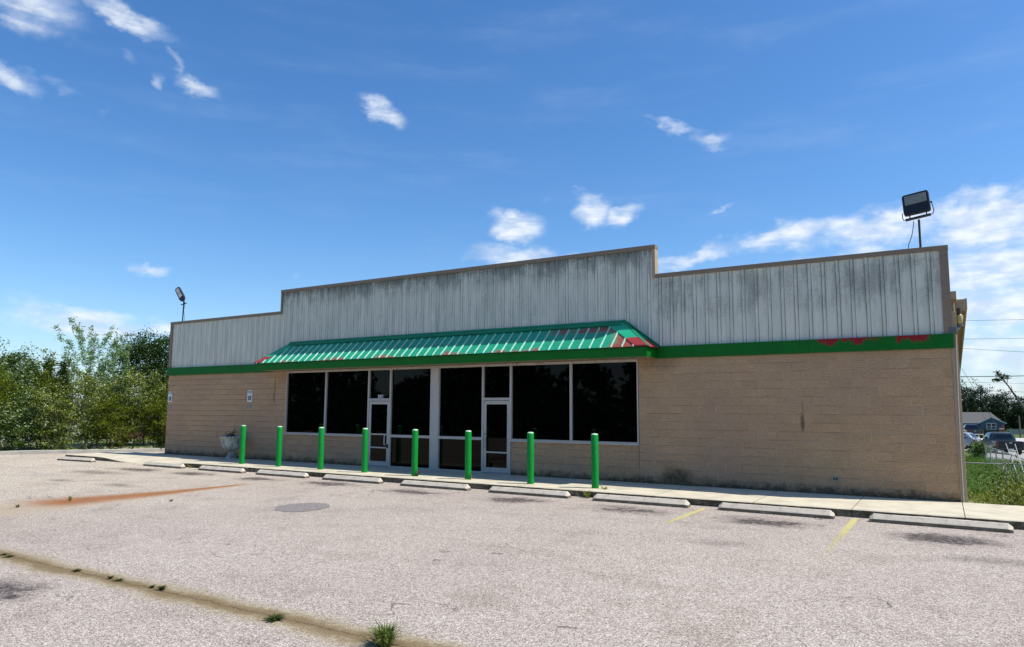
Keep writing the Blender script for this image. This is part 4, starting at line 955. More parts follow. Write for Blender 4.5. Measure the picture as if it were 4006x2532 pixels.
trees = [
 ((-36.6, -2.9, ZG), 4.1, 2.4, 'olive', 'round', 40, 9000, .12, 'yellowish tree cut by the left edge of the photo'),
 ((-40.2, -.15, ZG), 5.15, 3.4, 'mid', 'round', 70, 20000, .125, 'round-topped dark green tree at the left of the thicket'),
 ((-38.9, .72, ZG), 5.3, 1.7, 'yellow', 'spire', 46, 9000, .11, 'left one of the twin slim poplar saplings'),
 ((-38.6, 1.38, ZG), 5.15, 1.5, 'yellow', 'spire', 46, 8000, .11, 'right one of the twin slim poplar saplings'),
 ((-37.2, 1.95, ZG), 6.0, 2.7, 'pale', 'vase', 26, 9000, .10, 'tall silvery sapling with long upswept side branches'),
 ((-38.3, 3.85, ZG), 6.3, 1.9, 'pale', 'column', 26, 7500, .10, 'tall slender pale sapling left of the dense dark tree'),
 ((-38.6, 6.0, ZG), 6.6, 4.0, 'dkt', 'round', 90, 34000, .125, 'dense dark round tree beside the left corner of the building'),
 ((-37.7, -1.2, ZG), 4.0, 2.6, 'mid', 'round', 40, 11000, .115, 'green tree filling the gap left of the round-topped tree'),
 ((-37.9, 2.75, ZG), 4.1, 2.2, 'olive', 'round', 40, 5500, .11, 'olive tree between the two tall pale saplings'),
 ((-38.0, .2, ZG), 4.2, 2.4, 'olive', 'round', 40, 6000, .11, 'olive tree below the twin poplar saplings'),
 ((-37.5, 8.5, ZG), 6.3, 2.6, 'dark', 'round', 40, 6000, .12, 'dark tree mostly hidden behind the left end of the building'),
]
for i, (loc, H, Wd, lf_, sh, nb_, nl, ls, lb) in enumerate(trees):
    plant('sapling' if lf_ in ('pale', 'yellow') else 'tree', 'tree', lb, loc, H, Wd, nb_, nl, ls, LF[lf_], 200 + i, up=1.5 if lf_ in ('pale',) else (1.2 if sh == 'spire' else .5), base=.12, spread=.05 if lf_ == 'pale' else (.12 if sh == 'spire' else .17), shape=sh, trunk=.06, bark=M_BARKP if lf_ == 'pale' else None, group='trees of the thicket beyond the far kerb')
# ground litter and low weeds at the foot of the thicket
def tuft(name, label, loc, n, H, spread, leaf, seed, group, width=.012, cat='weed'):
    R_ = np.random.default_rng(seed); t = MB(); rr = random.Random(seed)
    for i in range(n):
        a = rr.uniform(0, 2 * PI); l = H * rr.uniform(.45, 1.1); o_ = rr.uniform(0, spread * .25); tl = rr.uniform(.1, 1.0) * spread
        b = Vector((o_ * math.cos(a), o_ * math.sin(a), 0)); d1 = Vector((math.cos(a), math.sin(a), 0)); s1 = Vector((-math.sin(a), math.cos(a), 0)) * width * rr.uniform(.6, 1.2)
        p1 = b + d1 * tl * .4 + Vector((0, 0, l * .65)); p2 = b + d1 * tl + Vector((0, 0, l * rr.uniform(.55, 1.0)))
        k = len(t.v); t.v += [tuple(b - s1), tuple(b + s1), tuple(p1 + s1 * .8), tuple(p1 - s1 * .8), tuple(p2)]; t.f += [(k, k + 1, k + 2, k + 3), (k + 3, k + 2, k + 4)]
    o = t.build(name, leaf); o.location = loc; return tag(o, label, cat, group)
GR = 'weeds growing from the near lot joint'
M_GRASS = m_leaf('grass_blade', (.055, .085, .015), (.21, .25, .07), trans=.3)
M_MOSS = m_leaf('dark_weed', (.028, .040, .010), (.09, .11, .03), trans=.15)
tf = [(-4.15, -12.93, 220, .20, .24, M_GRASS, 'largest grass clump, spiky, in the near joint at the bottom edge'), (-5.52, -12.93, 110, .045, .13, M_MOSS, 'flat spreading weed in the near joint, next to the largest grass clump'),
      (-7.46, -12.83, 60, .05, .07, M_MOSS, 'small round weed in the near joint, right of a tiny sprig'), (-7.65, -12.83, 24, .035, .05, M_MOSS, 'tiny weed sprig in the near joint, left of the small round weed'),
      (-8.44, -12.85, 30, .05, .06, M_MOSS, 'upright dark weed in the middle of the near joint'), (-8.28, -12.85, 34, .025, .09, M_MOSS, 'low creeping weed touching the upright dark weed'),
      (-9.16, -12.86, 40, .035, .08, M_MOSS, 'lone dark weed in the left half of the near joint'), (-10.78, -12.89, 36, .03, .09, M_MOSS, 'weed in the near joint, second from the left edge'), (-10.98, -12.87, 30, .03, .08, M_MOSS, 'weed in the near joint, nearest the left edge')]
for i, (x, y, n, H, sp, m_, lb) in enumerate(tf): tuft('grass_tuft' if i == 0 else 'weed', lb, (x, y, -.15), n, H, sp, m_, 300 + i, GR, width=.006 if i == 0 else .010)
GR2 = 'weeds at the walkway and lot edges'
for i, (x, y, z_, n, H, sp, m_, lb) in enumerate([(-7.15, -2.60, -.15, 46, .22, .22, LF['weed'], 'yellow-green weed at the kerb face near the rightmost bollard'), (-7.0, -1.95, 0, 26, .10, .22, LF['weed'], 'sparse weeds in the walkway joint right of the rightmost bollard'),
        (-12.74, -1.88, 0, 40, .24, .14, LF['mid'], 'weed at the foot of the bollard between the doors'), (-10.95, -1.84, 0, 16, .22, .06, LF['mid'], 'thin weed at the foot of the bollard left of the right door'), (-22.0, -2.56, -.13, 26, .09, .2, LF['weed'], 'weed at the kerb in front of the stone urn'),
        (-16.2, -9.4, -.15, 20, .14, .1, LF['weed'], 'wispy weed in the middle of the rust-stained joint'), (-16.0, -10.5, -.15, 16, .07, .14, M_MOSS, 'dark weed at the left end of the rust-stained joint'), (-14.4, -8.2, -.15, 14, .05, .14, M_MOSS, 'small weed below the rust-stained joint'),
        (-11.3, -5.2, -.15, 0, .05, .1, M_MOSS, '')]):
    if n: tuft('weed', lb, (x, y, z_), n, H, sp, m_, 330 + i, GR2, width=.009)
# twigs
for i, (x, y, a, L_, lb) in enumerate([(-3.15, -11.7, .25, .20, 'dry twig on the lot right of the big grass clump'), (-5.9, -10.0, .5, .10, 'short twig lying in the middle of the lot')]):
    mb = MB(); mb.tube([(0, 0, .008), (L_ * .5, .01, .014), (L_, 0, .008)], [.004, .004, .002], 5); o = mb.build('twig', M_DEAD); o.location = (x, y, -.15); o.rotation_euler.z = a; tag(o, lb, 'twig', 'twigs lying on the lot')
# meadow weeds right of the building
R_ = np.random.default_rng(41); rr = random.Random(41)
V_C = []; 
def scatter(name, n, xr, yr, H, ls, leaf, seed, dens=None, per=14, kind='stuff'):
    R_ = np.random.default_rng(seed); C = []; 
    for i in range(n):
        x = R_.uniform(*xr); y = R_.uniform(*yr)
        if dens and R_.uniform() > dens(x, y): continue
        z0 = gz(x, y); h = H(x, y) * R_.uniform(.5, 1.2); k = per; s = R_.uniform(0, 1, (k, 1))
        C.append(np.array([x, y, z0]) + s * np.array([R_.normal() * .12, R_.normal() * .12, h]) + R_.normal(size=(k, 3)) * .035 * (1 + s))
    C = np.concatenate(C); n = len(C); A = runit(R_, n) + np.array([0, 0, .8]); A /= np.linalg.norm(A, axis=1, keepdims=True); Bv = np.cross(A, runit(R_, n)); Bv /= np.linalg.norm(Bv, axis=1, keepdims=True); sz = ls * R_.uniform(.5, 1.3, (n, 1))
    o = leaf_mesh(name, C, A * sz * .5, Bv * sz * .16, leaf, None); return tag(o, kind=kind)
def dW(x, y): return min(.75, max(.03, (x - 1.0 + .35 * math.sin(y * 1.7)) * 1.0)) * (1 if y > 1 else .5)
scatter('meadow_weeds', 2600, (.35, 7), (.25, 9.7), lambda x, y: .30 + .28 * (x > 1.1), .11, LF['weed'], 51, dW, 16)
scatter('meadow_weeds', 900, (.9, 7), (.8, 9), lambda x, y: 1.0, .10, LF['mid'], 52, lambda x, y: .6, 22)
scatter('lawn_grass', 9000, (.3, 9), (10.2, 40), lambda x, y: .10, .10, m_leaf('lawn_leaf', (.05, .10, .015), (.14, .22, .04)), 53, None, 5)
scatter('verge_weeds', 1500, (-52, -24), (-28, 14), lambda x, y: .35, .10, LF['weed'], 54, lambda x, y: 1.0 if 0.25 < ((x + 48) * -.8706 + (y + 27) * .492) < 3 else 0, 30)

# ------------------------------------------------------------------ yard and street beyond the right corner
# chain-link fence
M_MESH, T = mat('chain_link_wire', (.16, .17, .16), .6, .4)
ft = thing('chain_link_fence', 'galvanised chain-link yard fence with leaning braces, beyond the weeds right of the store', 'fence', (0, 0, 0))
def fence_run(P0, P1, nposts, H=1.2):
    P0, P1 = Vector(P0), Vector(P1); L_ = (P1 - P0).length; d = (P1 - P0) / L_
    mb = MB(); mb.tube([P0 + Vector((0, 0, H)), P1 + Vector((0, 0, H))], .021, 8); mb.build('top_rail', M_ZINC, ft, smooth=True)
    for i in range(nposts):
        q = P0.lerp(P1, i / (nposts - 1)); mb = MB(); mb.tube([q + Vector((0, 0, -.2)), q + Vector((0, 0, H + .04))], .03, 8); mb.build('fence_post', M_ZINC, ft, smooth=True)
    mb = MB(); s = 0.15; n = int((L_ + H) / s); w_ = .0009
    for sgn in (1, -1):
        for i in range(n):
            a0 = i * s - H; lo, hi = max(0, -a0), min(H, L_ - a0)
            if hi - lo < .05: continue
            pts2 = []
            for t_ in (lo, hi):
                x = a0 + t_; z = t_ if sgn == 1 else H - t_; pts2.append(P0 + d * x + Vector((0, 0, z)) + (P1 - P0) * 0)
            mb.tube(pts2, w_, 3, caps=False)
    mb.build('chain_mesh', M_MESH, ft)
fence_run((.2, 10.2, -.97), (1.55, 10.17, -.97), 2); fence_run((1.58, 10.17, -.95), (6.5, 10.0, -1.05), 3)
fence_run((2.0, 34.3, -1.28), (2.35, 20, -1.1), 5); fence_run((2.36, 19.9, -1.1), (2.6, 10.4, -1.03), 3)
for a, b in (((1.93, 15.4, .72), (2.12, 12.9, -.5)), ((2.22, 15.4, .70), (2.3, 12.9, -.5))):
    mb = MB(); mb.tube([a, b], .014, 6); mb.build('brace', M_ZINC, ft)
plant('hedge_bush', 'bush', 'clipped green bush at the corner of the chain-link yard fence, behind the silver car', (1.85, 39.4, -1.12), 1.05, 1.15, 30, 4500, .09, LF['mid'], 61, up=.3, base=.03, spread=.35, shape='round', trunk=.03)

# vehicles ------------------------------------------------------------
def carpaint(name, c): 
    m, T = mat(name, c, .28, .2); T.b.inputs['Coat Weight'].default_value = .6; T.b.inputs['Coat Roughness'].default_value = .08; return m
M_TIRE, T = mat('tyre_rubber', (.018, .018, .018), .85); M_RIM, T = mat('wheel_rim', (.38, .38, .4), .35, .6)
M_TAIL, T = mat('red_lamp_lens', (.30, .015, .015), .25); M_CGL, T = mat('car_glass', (.01, .012, .015), .04)
M_CHR, T = mat('chrome', (.6, .6, .6), .2, .9)
def wheel(t, x, y, R0=.36, w=.22):
    mb = MB(); s = 1 if x > 0 else -1
    mb.tube([(x - s * w / 2, y, R0), (x - s * w / 2 * .5, y, R0), (x + s * w / 2 * .5, y, R0), (x + s * w / 2, y, R0)], [R0 * .92, R0, R0, R0 * .92], 20); ty = mb.build('wheel', M_TIRE, t, smooth=True)
    mb = MB(); mb.tube([(x + s * (w / 2 - .01), y, R0), (x + s * (w / 2 + .012), y, R0)], [R0 * .62, R0 * .52], 14); mb.build('rim', M_RIM, ty)
def loft(mb, secs):
    """secs: list of rings with the same vertex count"""
    k = len(secs[0]); b = len(mb.v)
    for s in secs: mb.v += [tuple(p) for p in s]
    for i in range(len(secs) - 1):
        for j in range(k): mb.f.append((b + i * k + j, b + i * k + (j + 1) % k, b + (i + 1) * k + (j + 1) % k, b + (i + 1) * k + j))
    mb.f.append(tuple(b + j for j in range(k))); mb.f.append(tuple(b + (len(secs) - 1) * k + j for j in range(k)))
def ring(y, hw, z0, z1, sh=.9, rd_=.10):
    return [(-hw * .92, y, z0), (-hw, y, z0 + rd_), (-hw, y, z0 + (z1 - z0) * .6), (-hw * sh, y, z1 - .02), (-hw * sh * .85, y, z1), (hw * sh * .85, y, z1), (hw * sh, y, z1 - .02), (hw, y, z0 + (z1 - z0) * .6), (hw, y, z0 + rd_), (hw * .92, y, z0)]
def pickup(name, label, loc, rz, paint, sc=1.0, rack=True, bedz=1.05, cabz=1.82, lift=0.0, light=None):
    """origin at the rear bumper on the ground; +y is forward"""
    t = thing(name, label, 'pickup truck', loc, rz); hw = .98
    z0 = .42 + lift
    mb = MB(); loft(mb, [ring(y, w_, z0 + dz, zz, .97) for y, w_, dz, zz in ((.12, hw * .97, .08, bedz), (.2, hw, .02, bedz), (1.95, hw, 0, bedz + .01), (2.0, hw, 0, bedz + .02), (3.6, hw, 0, bedz + .03), (3.75, hw, 0, bedz), (5.1, hw * .96, 0, bedz - .08), (5.35, hw * .86, .1, bedz - .22))]); body = mb.build('body', paint, t, smooth=True)
    mb = MB(); loft(mb, [ring(y, w_, bedz - .05, zz, sh, .02) for y, w_, zz, sh in ((1.98, .93, bedz + .05, .98), (2.12, .90, cabz - .05, .84), (2.3, .90, cabz, .82), (3.3, .90, cabz, .82), (3.5, .90, cabz - .06, .84), (4.05, .93, bedz + .05, .98))]); cab = mb.build('cab', paint, t, smooth=True)
    mb = MB(); mb.hexa([(-.66, 1.985, bedz + .16), (.66, 1.985, bedz + .16), (.66, 2.03, bedz + .16), (-.66, 2.03, bedz + .16), (-.60, 2.075, cabz - .14), (.60, 2.075, cabz - .14), (.60, 2.12, cabz - .14), (-.60, 2.12, cabz - .14)]); mb.build('rear_window', M_CGL, cab)
    for s in (-1, 1):
        mb = MB(); mb.hexa([(s * .90, 2.3, bedz + .10), (s * .925, 2.3, bedz + .10), (s * .925, 3.75, bedz + .10), (s * .90, 3.75, bedz + .10), (s * .775, 2.35, cabz - .13), (s * .80, 2.35, cabz - .13), (s * .80, 3.35, cabz - .13), (s * .775, 3.35, cabz - .13)]); mb.build('side_window', M_CGL, cab)
        mb = MB(); mb.box(s * .985 - .055, s * .985 - .055 + .09, .10, .17, z0 + .22, bedz - .05) if s > 0 else mb.box(s * .985 - .035, s * .985 + .055, .10, .17, z0 + .22, bedz - .05); mb.build('tail_light', M_TAIL, t)
        mb = MB(); mb.box(min(s * .98, s * 1.16), max(s * .98, s * 1.16), 3.62, 3.70, bedz + .12, bedz + .32); mb.build('mirror', M_BLACK, cab)
        for y in (1.15, 4.35): wheel(t, s * .84, y, .38 + lift * .3, .24)
    mb = MB(); mb.box(-.80, .80, .09, .13, z0 + .16, bedz - .015); tg = mb.build('tailgate', M_BLACK if light is None else paint, t, bevel=.01)
    mb = MB(); mb.box(-.1, .1, .075, .088, bedz - .18, bedz - .1); mb.build('handle', M_CHR, tg)
    mb = MB(); mb.box(-.95, .95, -.02, .12, z0 - .02, z0 + .12); mb.build('bumper', M_BLACK if not light else M_CHR, t, bevel=.02)
    mb = MB(); mb.box(-.16, .16, -.035, -.022, z0 - .0, z0 + .10); mb.build('licence_plate', M_WHITE, t)
    if rack:
        mb = MB()
        for y in (2.35, 3.2): mb.tube([(-.72, y, cabz + .03), (.72, y, cabz + .06), ], .018, 6)
        for s in (-.70, .70): mb.tube([(s, 2.25, cabz + .045), (s, 3.3, cabz + .045)], .016, 6)
        mb.build('roof_rack', M_BLACK, t)
    return t
z_ = gz(4.4, 52.5)
pickup('pickup_truck', 'grey pickup truck with black tailgate and roof rack, parked nose away behind the chain-link fence', (4.42, 52.1, z_ + .04), math.radians(12), carpaint('grey_car_paint', (.035, .040, .042)), bedz=1.12, cabz=1.74)
pickup('pickup_truck', 'old black raised pickup truck parked in front of the blue house', (3.55, 101.5, gz(3.5, 102) + .06), math.radians(8), carpaint('black_car_paint', (.018, .018, .02)), rack=False, bedz=1.22, cabz=1.95, lift=.16, light=True)
def wagon(label, loc, rz, paint):
    t = thing('silver_wagon', label, 'car', loc, rz); hw = .88
    mb = MB(); loft(mb, [ring(y, w_, .28 + dz, zz, .95) for y, w_, dz, zz in ((0, hw * .86, .15, .78), (.08, hw * .96, .05, .90), (.5, hw, 0, .95), (3.2, hw, 0, .93), (4.3, hw * .94, 0, .80), (4.62, hw * .80, .08, .66))]); mb.build('body', paint, t, smooth=True)
    mb = MB(); loft(mb, [ring(y, w_, .86, zz, sh, .02) for y, w_, zz, sh in ((.12, .82, .95, .95), (.55, .80, 1.40, .82), (.9, .80, 1.46, .80), (2.3, .80, 1.46, .80), (2.7, .80, 1.38, .82), (3.5, .82, .94, .95))]); cab = mb.build('cabin', paint, t, smooth=True)
    mb = MB(); mb.hexa([(-.62, .17, 1.0), (.62, .17, 1.0), (.62, .20, 1.0), (-.62, .20, 1.0), (-.56, .48, 1.36), (.56, .48, 1.36), (.56, .51, 1.36), (-.56, .51, 1.36)]); mb.build('rear_window', M_CGL, cab)
    for s in (-1, 1):
        for (a, b, c, d) in ((.55, 1.35, .68, 1.32), (1.42, 2.25, 1.42, 2.22), (2.32, 3.2, 2.32, 2.62)):
            mb = MB(); mb.hexa([(s * .80, a, .97), (s * .822, a, .97), (s * .822, b, .97), (s * .80, b, .97), (s * .70, c, 1.37), (s * .722, c, 1.37), (s * .722, d, 1.37), (s * .70, d, 1.37)]); mb.build('side_window', M_CGL, cab)
        mb = MB(); mb.box(min(s * .66, s * .86), max(s * .66, s * .86), -.02, .1, .66, .86); mb.build('tail_light', M_TAIL, t)
        for y in (.85, 3.65): wheel(t, s * .77, y, .32, .2)
    mb = MB(); mb.box(-.80, .80, -.05, .1, .33, .52); mb.build('bumper', paint, t, bevel=.03)
    return t
wagon('silver estate car seen from the side, half hidden behind the right corner of the store', (2.42, 58.6, gz(2, 59) + .04), math.radians(72), carpaint('silver_car_paint', (.30, .31, .33)))
# dark bin beyond the grey truck
t = thing('dumpster', 'black open-lidded dumpster behind the grey pickup truck', 'dumpster', (4.45, 67.2, gz(4.4, 67) + .0))
mb = MB(); mb.hexa([(-.5, -.5, .15), (.5, -.5, .15), (.5, .5, .15), (-.5, .5, .15), (-.6, -.6, 1.25), (.6, -.6, 1.25), (.6, .6, 1.25), (-.6, .6, 1.25)]); mb.build('bin_body', M_BLACK, t, bevel=.01)
mb = MB(); mb.box(-.72, .72, -.68, .68, 1.27, 1.33); mb.build('lid', M_BLACK, t, bevel=.01)
for s in (-.6, .6):
    mb = MB(); mb.box(s - .05, s + .05, -.4, .4, .65, .78); mb.build('lifting_pocket', M_BLACK, t)
for sx in (-.4, .4):
    mb = MB(); mb.tube([(sx - .03, -.4, .08), (sx + .03, -.4, .08)], .08, 10); mb.build('caster', M_TIRE, t)

# blue house ------------------------------------------------------------
M_BLUE, T = mat('blue_siding', (.045, .10, .19), .7); X_, Y_, Z_ = T.xyz(T.co()); T.put(T.b.inputs['Base Color'], T.mix(T.ss(T.m('FRACT', T.mul(Z_, 7)), .85, 1.0), (.065, .10, .145, 1), (.04, .068, .10, 1)))
M_SHING, T = mat('grey_shingles', (.12, .115, .11), .9); T.put(T.b.inputs['Base Color'], T.mix(T.noise(T.co(), 12, 4, .7), (.07, .068, .065, 1), (.135, .128, .12, 1)))
M_PINK, T = mat('red_brick_chimney', (.30, .13, .14), .8)
h = thing('blue_house', 'single-storey blue house with grey shingle roof and white window, beyond the street', 'house', (0, 0, 0)); gz0 = -2.06
mb = MB(); mb.box(-12, 9.9, 158.5, 168, gz0 - .1, .05); mb.box(6.05, 10.2, 156.2, 158.5, gz0 - .1, .05); 
mb.prism([(6.05, .05), (10.2, .05), (8.05, 1.12)], 156.2, 156.35, 'y'); mb.build('wall', M_BLUE, h)
mb = MB(); 
mb.hexa([(-12.5, 158.0, -.02), (10.35, 158.0, -.02), (10.35, 158.2, -.14), (-12.5, 158.2, -.14), (-12.5, 163.3, 2.20), (9.85 - 1.6, 163.3, 2.20), (9.85 - 1.6, 163.3, 2.05), (-12.5, 163.3, 2.05)])
mb.hexa([(-12.5, 168.6, -.02), (10.35, 168.6, -.02), (10.35, 168.4, -.14), (-12.5, 168.4, -.14), (-12.5, 163.3, 2.20), (9.85 - 1.6, 163.3, 2.20), (9.85 - 1.6, 163.3, 2.05), (-12.5, 163.3, 2.05)])
mb.face([(10.35, 158.0, -.02), (10.35, 168.6, -.02), (8.25, 163.3, 2.2)])
mb.hexa([(5.85, 156.0, -.03), (8.05, 156.0, 1.20), (8.05, 160.8, 1.20), (5.85, 158.2, -.03), (5.85, 156.0, .06), (8.05, 156.0, 1.30), (8.05, 160.8, 1.30), (5.85, 158.2, .06)])
mb.hexa([(10.5, 156.0, -.03), (8.05, 156.0, 1.20), (8.05, 160.8, 1.20), (10.5, 158.2, -.03), (10.5, 156.0, .06), (8.05, 156.0, 1.30), (8.05, 160.8, 1.30), (10.5, 158.2, .06)])
mb.build('roof', M_SHING, h)
mb = MB()
for (x0, z0, x1, z1) in ((5.8, -.06, 8.05, 1.2), (8.05, 1.2, 10.52, -.06)): mb.obox(((x0 + x1) / 2, 155.95, (z0 + z1) / 2), (x1 - x0, 0, z1 - z0), (0, 1, 0), (-(z1 - z0), 0, x1 - x0), math.hypot(x1 - x0, z1 - z0) / 2, .04, .07)
mb.box(-12.5, 5.9, 157.93, 157.99, -.12, .0); mb.build('gable_trim', M_WHITE, h)
mb = MB()
for (a, b, c, d) in ((7.15, 7.25, -1.30, .0), (8.65, 8.75, -1.30, .0), (7.9, 8.0, -1.2, -.1)): mb.box(a, b, 156.10, 156.19, c, d)
mb.box(7.25, 8.65, 156.11, 156.19, -.10, 0); mb.box(7.25, 8.65, 156.11, 156.19, -1.30, -1.2); mb.box(7.25, 7.9, 156.12, 156.19, -.68, -.62); mb.box(8.0, 8.65, 156.12, 156.19, -.68, -.62)
w = mb.build('window', M_WHITE, h); mb = MB(); mb.box(7.25, 8.65, 156.17, 156.195, -1.2, -.1); mb.build('pane', M_CGL, w)
mb = MB(); mb.box(1.2, 5.6, 158.42, 158.49, gz0, -.25); mb.build('garage_opening', M_BLACK, h)
mb = MB(); mb.box(9.6, 10.1, 155.7, 156.15, gz0, -.3); mb.build('porch_pier', M_PINK, h)
for i, (x, lb) in enumerate([(6.9, 'left'), (8.0, 'middle'), (9.2, 'right')]):
    plant('foundation_shrub', 'shrub', f'{lb} of the three low dark shrubs under the blue house window', (x, 155.2, gz0), .75, 1.0, 10, 500, .14, LF['dark'], 70 + i, up=.3, spread=.35, shape='round', trunk=.03, group='shrubs under the blue house window')
# pale board fence right of the house
M_WF, T = mat('weathered_fence_boards', (.30, .29, .25), .85)
t = thing('board_fence', 'long pale board fence right of the blue house', 'fence', (0, 0, 0))
mb = MB()
for i in range(60): mb.box(10.6 + i * .3, 10.6 + i * .3 + .285, 152.0, 152.03, -2.1, -1.05 + .02 * math.sin(i * 3.3))
mb.build('fence_boards', M_WF, t)
for i in range(8):
    mb = MB(); mb.box(10.6 + i * 2.4, 10.7 + i * 2.4, 152.04, 152.14, -2.1, -1.0); mb.build('fence_post', M_WF, t)
# utility poles and wires
M_POLE, T = mat('weathered_pole_wood', (.11, .09, .07), .9)
def upole(label, loc, H, arm=True):
    t = thing('utility_pole', label, 'utility pole', loc, group='utility poles along the street'); mb = MB(); mb.tube([(0, 0, -.5), (0, 0, H)], [.15, .10], 12); mb.build('pole', M_POLE, t, smooth=True)
    if arm:
        mb = MB(); mb.box(-1.1, 1.1, -.06, .06, H - .6, H - .48); a = mb.build('crossarm', M_POLE, t)
        mb = MB(); [mb.tube([(sx, 0, H - .48), (sx, 0, H - .34)], .04, 8) for sx in (-1, -.4, .4, 1)]; mb.build('insulator', M_GREYBOX, a)
    return t
upole('slim wooden pole standing in front of the far board fence', (10.6, 127.9, -1.9), 3.5, False)
upole('wooden utility pole hidden behind the store, carrying the street wires', (-6.0, 42.3, -1.1), 10)
upole('wooden utility pole just outside the right edge of the photo', (16.0, 41.6, -1.6), 10)
upole('leaning wooden guy pole outside the right edge, behind the fence', (9.0, 61, -1.5), 9, False)
M_WIRE, T = mat('dark_wire', (.04, .04, .045), .6)
def wire(lb, P0, P1, sag=.3, rad=.011):
    P0, P1 = Vector(P0), Vector(P1); mb = MB(); n = 14; mb.tube([P0.lerp(P1, i / n) - Vector((0, 0, sag * 4 * (i / n) * (1 - i / n))) for i in range(n + 1)], rad, 5)
    tag(mb.build('overhead_wire', M_WIRE, None), lb, 'wire', 'overhead wires right of the store')
wire('topmost thin overhead wire right of the store', (-6, 42.3, 8.9), (16, 41.6, 7.95), .1); wire('second overhead wire from the top', (-6, 42.3, 7.5), (16, 41.6, 6.75), .1)
wire('third overhead wire from the top, sagging to the right', (-6, 42.3, 7.35), (16, 41.6, 4.9), .05); wire('thick black service wire running from the rear corner of the store', (.52, 14.5, 3.25), (16, 41.6, 4.9), .15, .016)
wire('faint wire below the thick service wire', (-6, 42.3, 4.45), (16, 41.6, 3.6), .1, .009); wire('lowest overhead wire, just above the treeline', (-6, 42.3, 3.9), (16, 41.6, 2.85), .05, .011)
wire('long diagonal guy wire crossing in front of the far trees', (1.6, 60.3, 6.0), (4.95, 60.16, -1.45), 0, .017); wire('shorter diagonal guy wire left of the long one', (1.3, 52.3, 5.0), (3.9, 52.25, -1.2), 0, .009)
# street sign
t = thing('street_sign', 'small red and white sign on a post at the blue house corner', 'sign', (8.3, 132.1, gz(8.3, 132)))
mb = MB(); mb.tube([(0, 0, 0), (0, 0, 1.9)], .04, 8); mb.build('post', M_DARKST, t)
mb = MB(); mb.box(-.33, .33, -.06, -.045, 1.15, 1.85); p = mb.build('sign_panel', M_TAIL, t); mb = MB(); mb.box(-.33, .33, -.066, -.061, 1.42, 1.58); mb.build('sign_band', M_WHITE, p)
# leaning dead tree
t = thing('dead_tree', 'dead leaning tree with one leafy tuft at its tip, reaching in from the right edge', 'tree', (6.4, 27, -1.3))
def rel(p): return (p[0] - 6.4, p[1] - 27, p[2] + 1.3)
mb = MB(); mb.tube([rel(p) for p in ((6.4, 27, -1.5), (5.4, 27.1, -.1), (4.4, 27.15, 1.05), (3.55, 27.2, 2.05), (3.2, 27.2, 2.7), (2.9, 27.2, 3.3), (2.72, 27.2, 3.55), (2.5, 27.2, 3.62))], [.15, .11, .085, .06, .045, .035, .025, .012], 8)
mb.tube([rel(p) for p in ((3.3, 27.2, 2.45), (3.2, 27.15, 2.78), (3.06, 27.1, 3.0), (3.0, 27.1, 3.35))], [.035, .03, .02, .01], 6)
mb.tube([rel(p) for p in ((2.8, 27.2, 3.5), (2.62, 27.2, 3.8), (2.5, 27.2, 4.0))], [.02, .014, .007], 5); mb.tube([rel(p) for p in ((2.85, 27.2, 3.4), (2.9, 27.2, 3.7), (2.75, 27.2, 3.85))], [.02, .012, .006], 5)
mb.tube([rel(p) for p in ((4.6, 27.1, .8), (4.0, 27.1, 1.35), (3.5, 27.1, 1.55))], [.05, .03, .01], 6)
mb.build('trunk', M_BARK, t, smooth=True)
R_ = np.random.default_rng(8); cen = np.array([rel(p) for p in ((2.5, 27.2, 4.02), (2.55, 27.2, 3.85), (2.35, 27.2, 3.62), (2.5, 27.2, 3.6), (2.78, 27.2, 3.82), (2.88, 27.2, 3.72), (2.65, 27.2, 3.7))]); n = 420
C = cen[R_.integers(0, len(cen), n)] + R_.normal(size=(n, 3)) * np.array([.07, .07, .05]); A = runit(R_, n); Bv = np.cross(A, runit(R_, n)); Bv /= np.linalg.norm(Bv, axis=1, keepdims=True)
leaf_mesh('crown', C, A * .045, Bv * .025, LF['dark'], t)
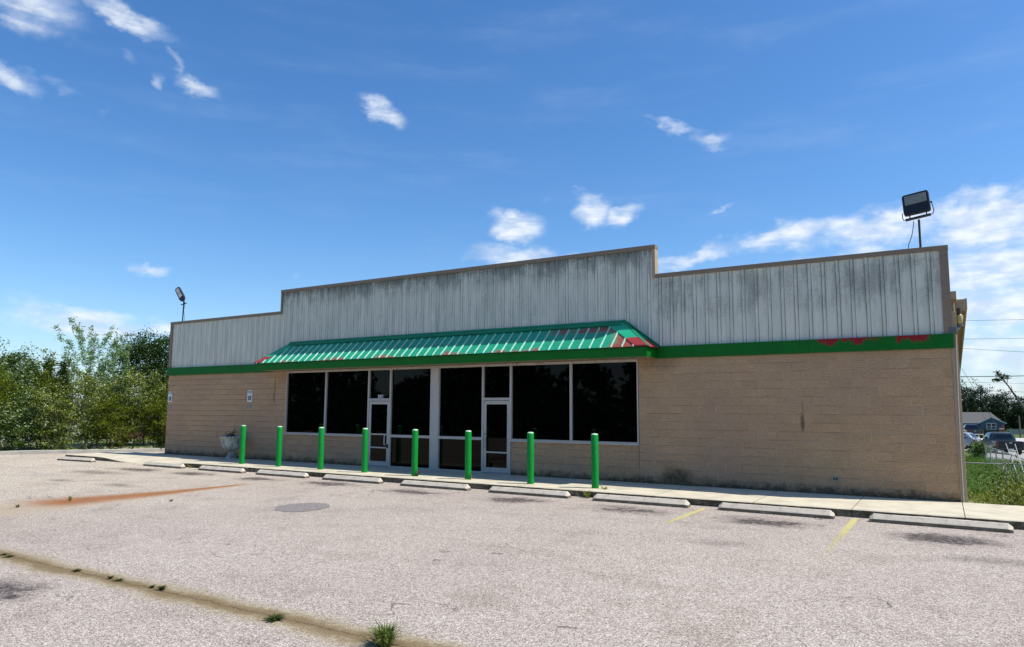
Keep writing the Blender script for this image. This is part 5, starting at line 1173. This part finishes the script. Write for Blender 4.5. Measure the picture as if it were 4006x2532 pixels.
# far trees behind the house
far = [(-14, 197, 11.5, 11, 'far', 'round'), (-3, 200, 12.4, 11, 'far', 'round'), (4.3, 197, 12.0, 7, 'far', 'round'), (8.2, 196, 11.6, 6.5, 'far', 'round'), (12.2, 197, 9.4, 6, 'far', 'round'), (16.0, 199, 8.2, 6, 'far', 'round'), (20.5, 186, 10.5, 7, 'far', 'round'), (27, 195, 11, 9, 'far', 'round'), (36, 195, 11, 10, 'far', 'round'),
       (5.9, 182, 9.2, 6, 'far', 'round'), (1.0, 183, 10.5, 7, 'far', 'round'), (10.6, 184, 7.8, 5.5, 'far', 'round'), (14.4, 180, 6.0, 5, 'far', 'round'), (18.5, 176, 5.6, 5, 'far', 'round')]
fl_ = ['far tree hidden behind the store, leftmost of the row', 'far tree behind the store corner', 'tallest dark tree above the blue house ridge, left', 'tall dark tree above the blue house gable', 'mid-height dark tree where the row steps down', 'low dark tree seen through the dead branch', 'dark tree at the right edge of the photo behind the dead tree', 'far tree outside the right edge, nearer one', 'far tree outside the right edge, farther one', 'nearer dark tree directly behind the blue house ridge', 'nearer dark tree at the left of the blue house roof', 'nearer dark tree right behind the gable end', 'low dark tree behind the left end of the board fence', 'low dark tree behind the middle of the board fence']
for i, (x, y, H, Wd, lf_, sh) in enumerate(far):
    plant('tree', 'tree', fl_[i], (x, y, -2.1), H, Wd, 46, 4200 if x > -5 else 1500, .42, LF['far'], 400 + i, up=.5, base=.04, spread=.24, shape='round', trunk=.22, group='dark trees behind the blue house')
# brown shed and pale shed behind the thicket
M_SHED, T = mat('rust_brown_boards', (.09, .03, .018), .8)
t = thing('brown_shed', 'red-brown shed glimpsed through the thicket by the dense dark tree', 'shed', (-48.6, 10.2, -.2))
mb = MB(); mb.box(-1.6, 1.6, -1.2, 1.2, 0, 2.0); mb.build('wall', M_SHED, t); mb = MB(); mb.prism([(-1.4, 1.98), (1.4, 1.98), (0, 2.35)], -1.8, 1.8); mb.build('roof', M_SHING, t)
t = thing('white_shed', 'white shed glimpsed through the shrubs at the left edge', 'shed', (-51, 3.6, -.2))
mb = MB(); mb.box(-1.5, 1.5, -1.5, 1.5, 0, 2.1); mb.build('wall', M_WHITE, t); mb = MB(); mb.prism([(-1.7, 2.08), (1.7, 2.08), (0, 2.6)], -1.7, 1.7); mb.build('roof', M_SHING, t)
# woods on the near side of the road, behind the camera: seen only as dark reflections in the shop windows
R_ = np.random.default_rng(77); C = []; S_ = []
for i in range(46):
    x = -105 + i * 3.0 + R_.uniform(-1, 1); y = -36 + R_.uniform(-5, 3); H = 6.6 + 2.2 * math.sin(i * .9) + R_.uniform(-1, 1.6)
    if i in (29, 30, 31): H *= .62
    q_ = R_.normal(size=(260, 3)) * np.array([2.2, .8, .9]); C.append(np.array([x, -29.5, 1.0]) + q_)
    n = 900; p = runit(R_, n) * R_.uniform(.55, 1, (n, 1)); C.append(np.array([x, y, H * .5 - .2]) + p * np.array([2.6, 2.2, H * .52]))
C = np.concatenate(C); C = C[C[:, 2] > -.2]; n = len(C); A = runit(R_, n) * .36; Bv = np.cross(A, runit(R_, n)); 
o = leaf_mesh('woods', C, A, Bv * .7, LF['far'], None); tag(o, kind='stuff')
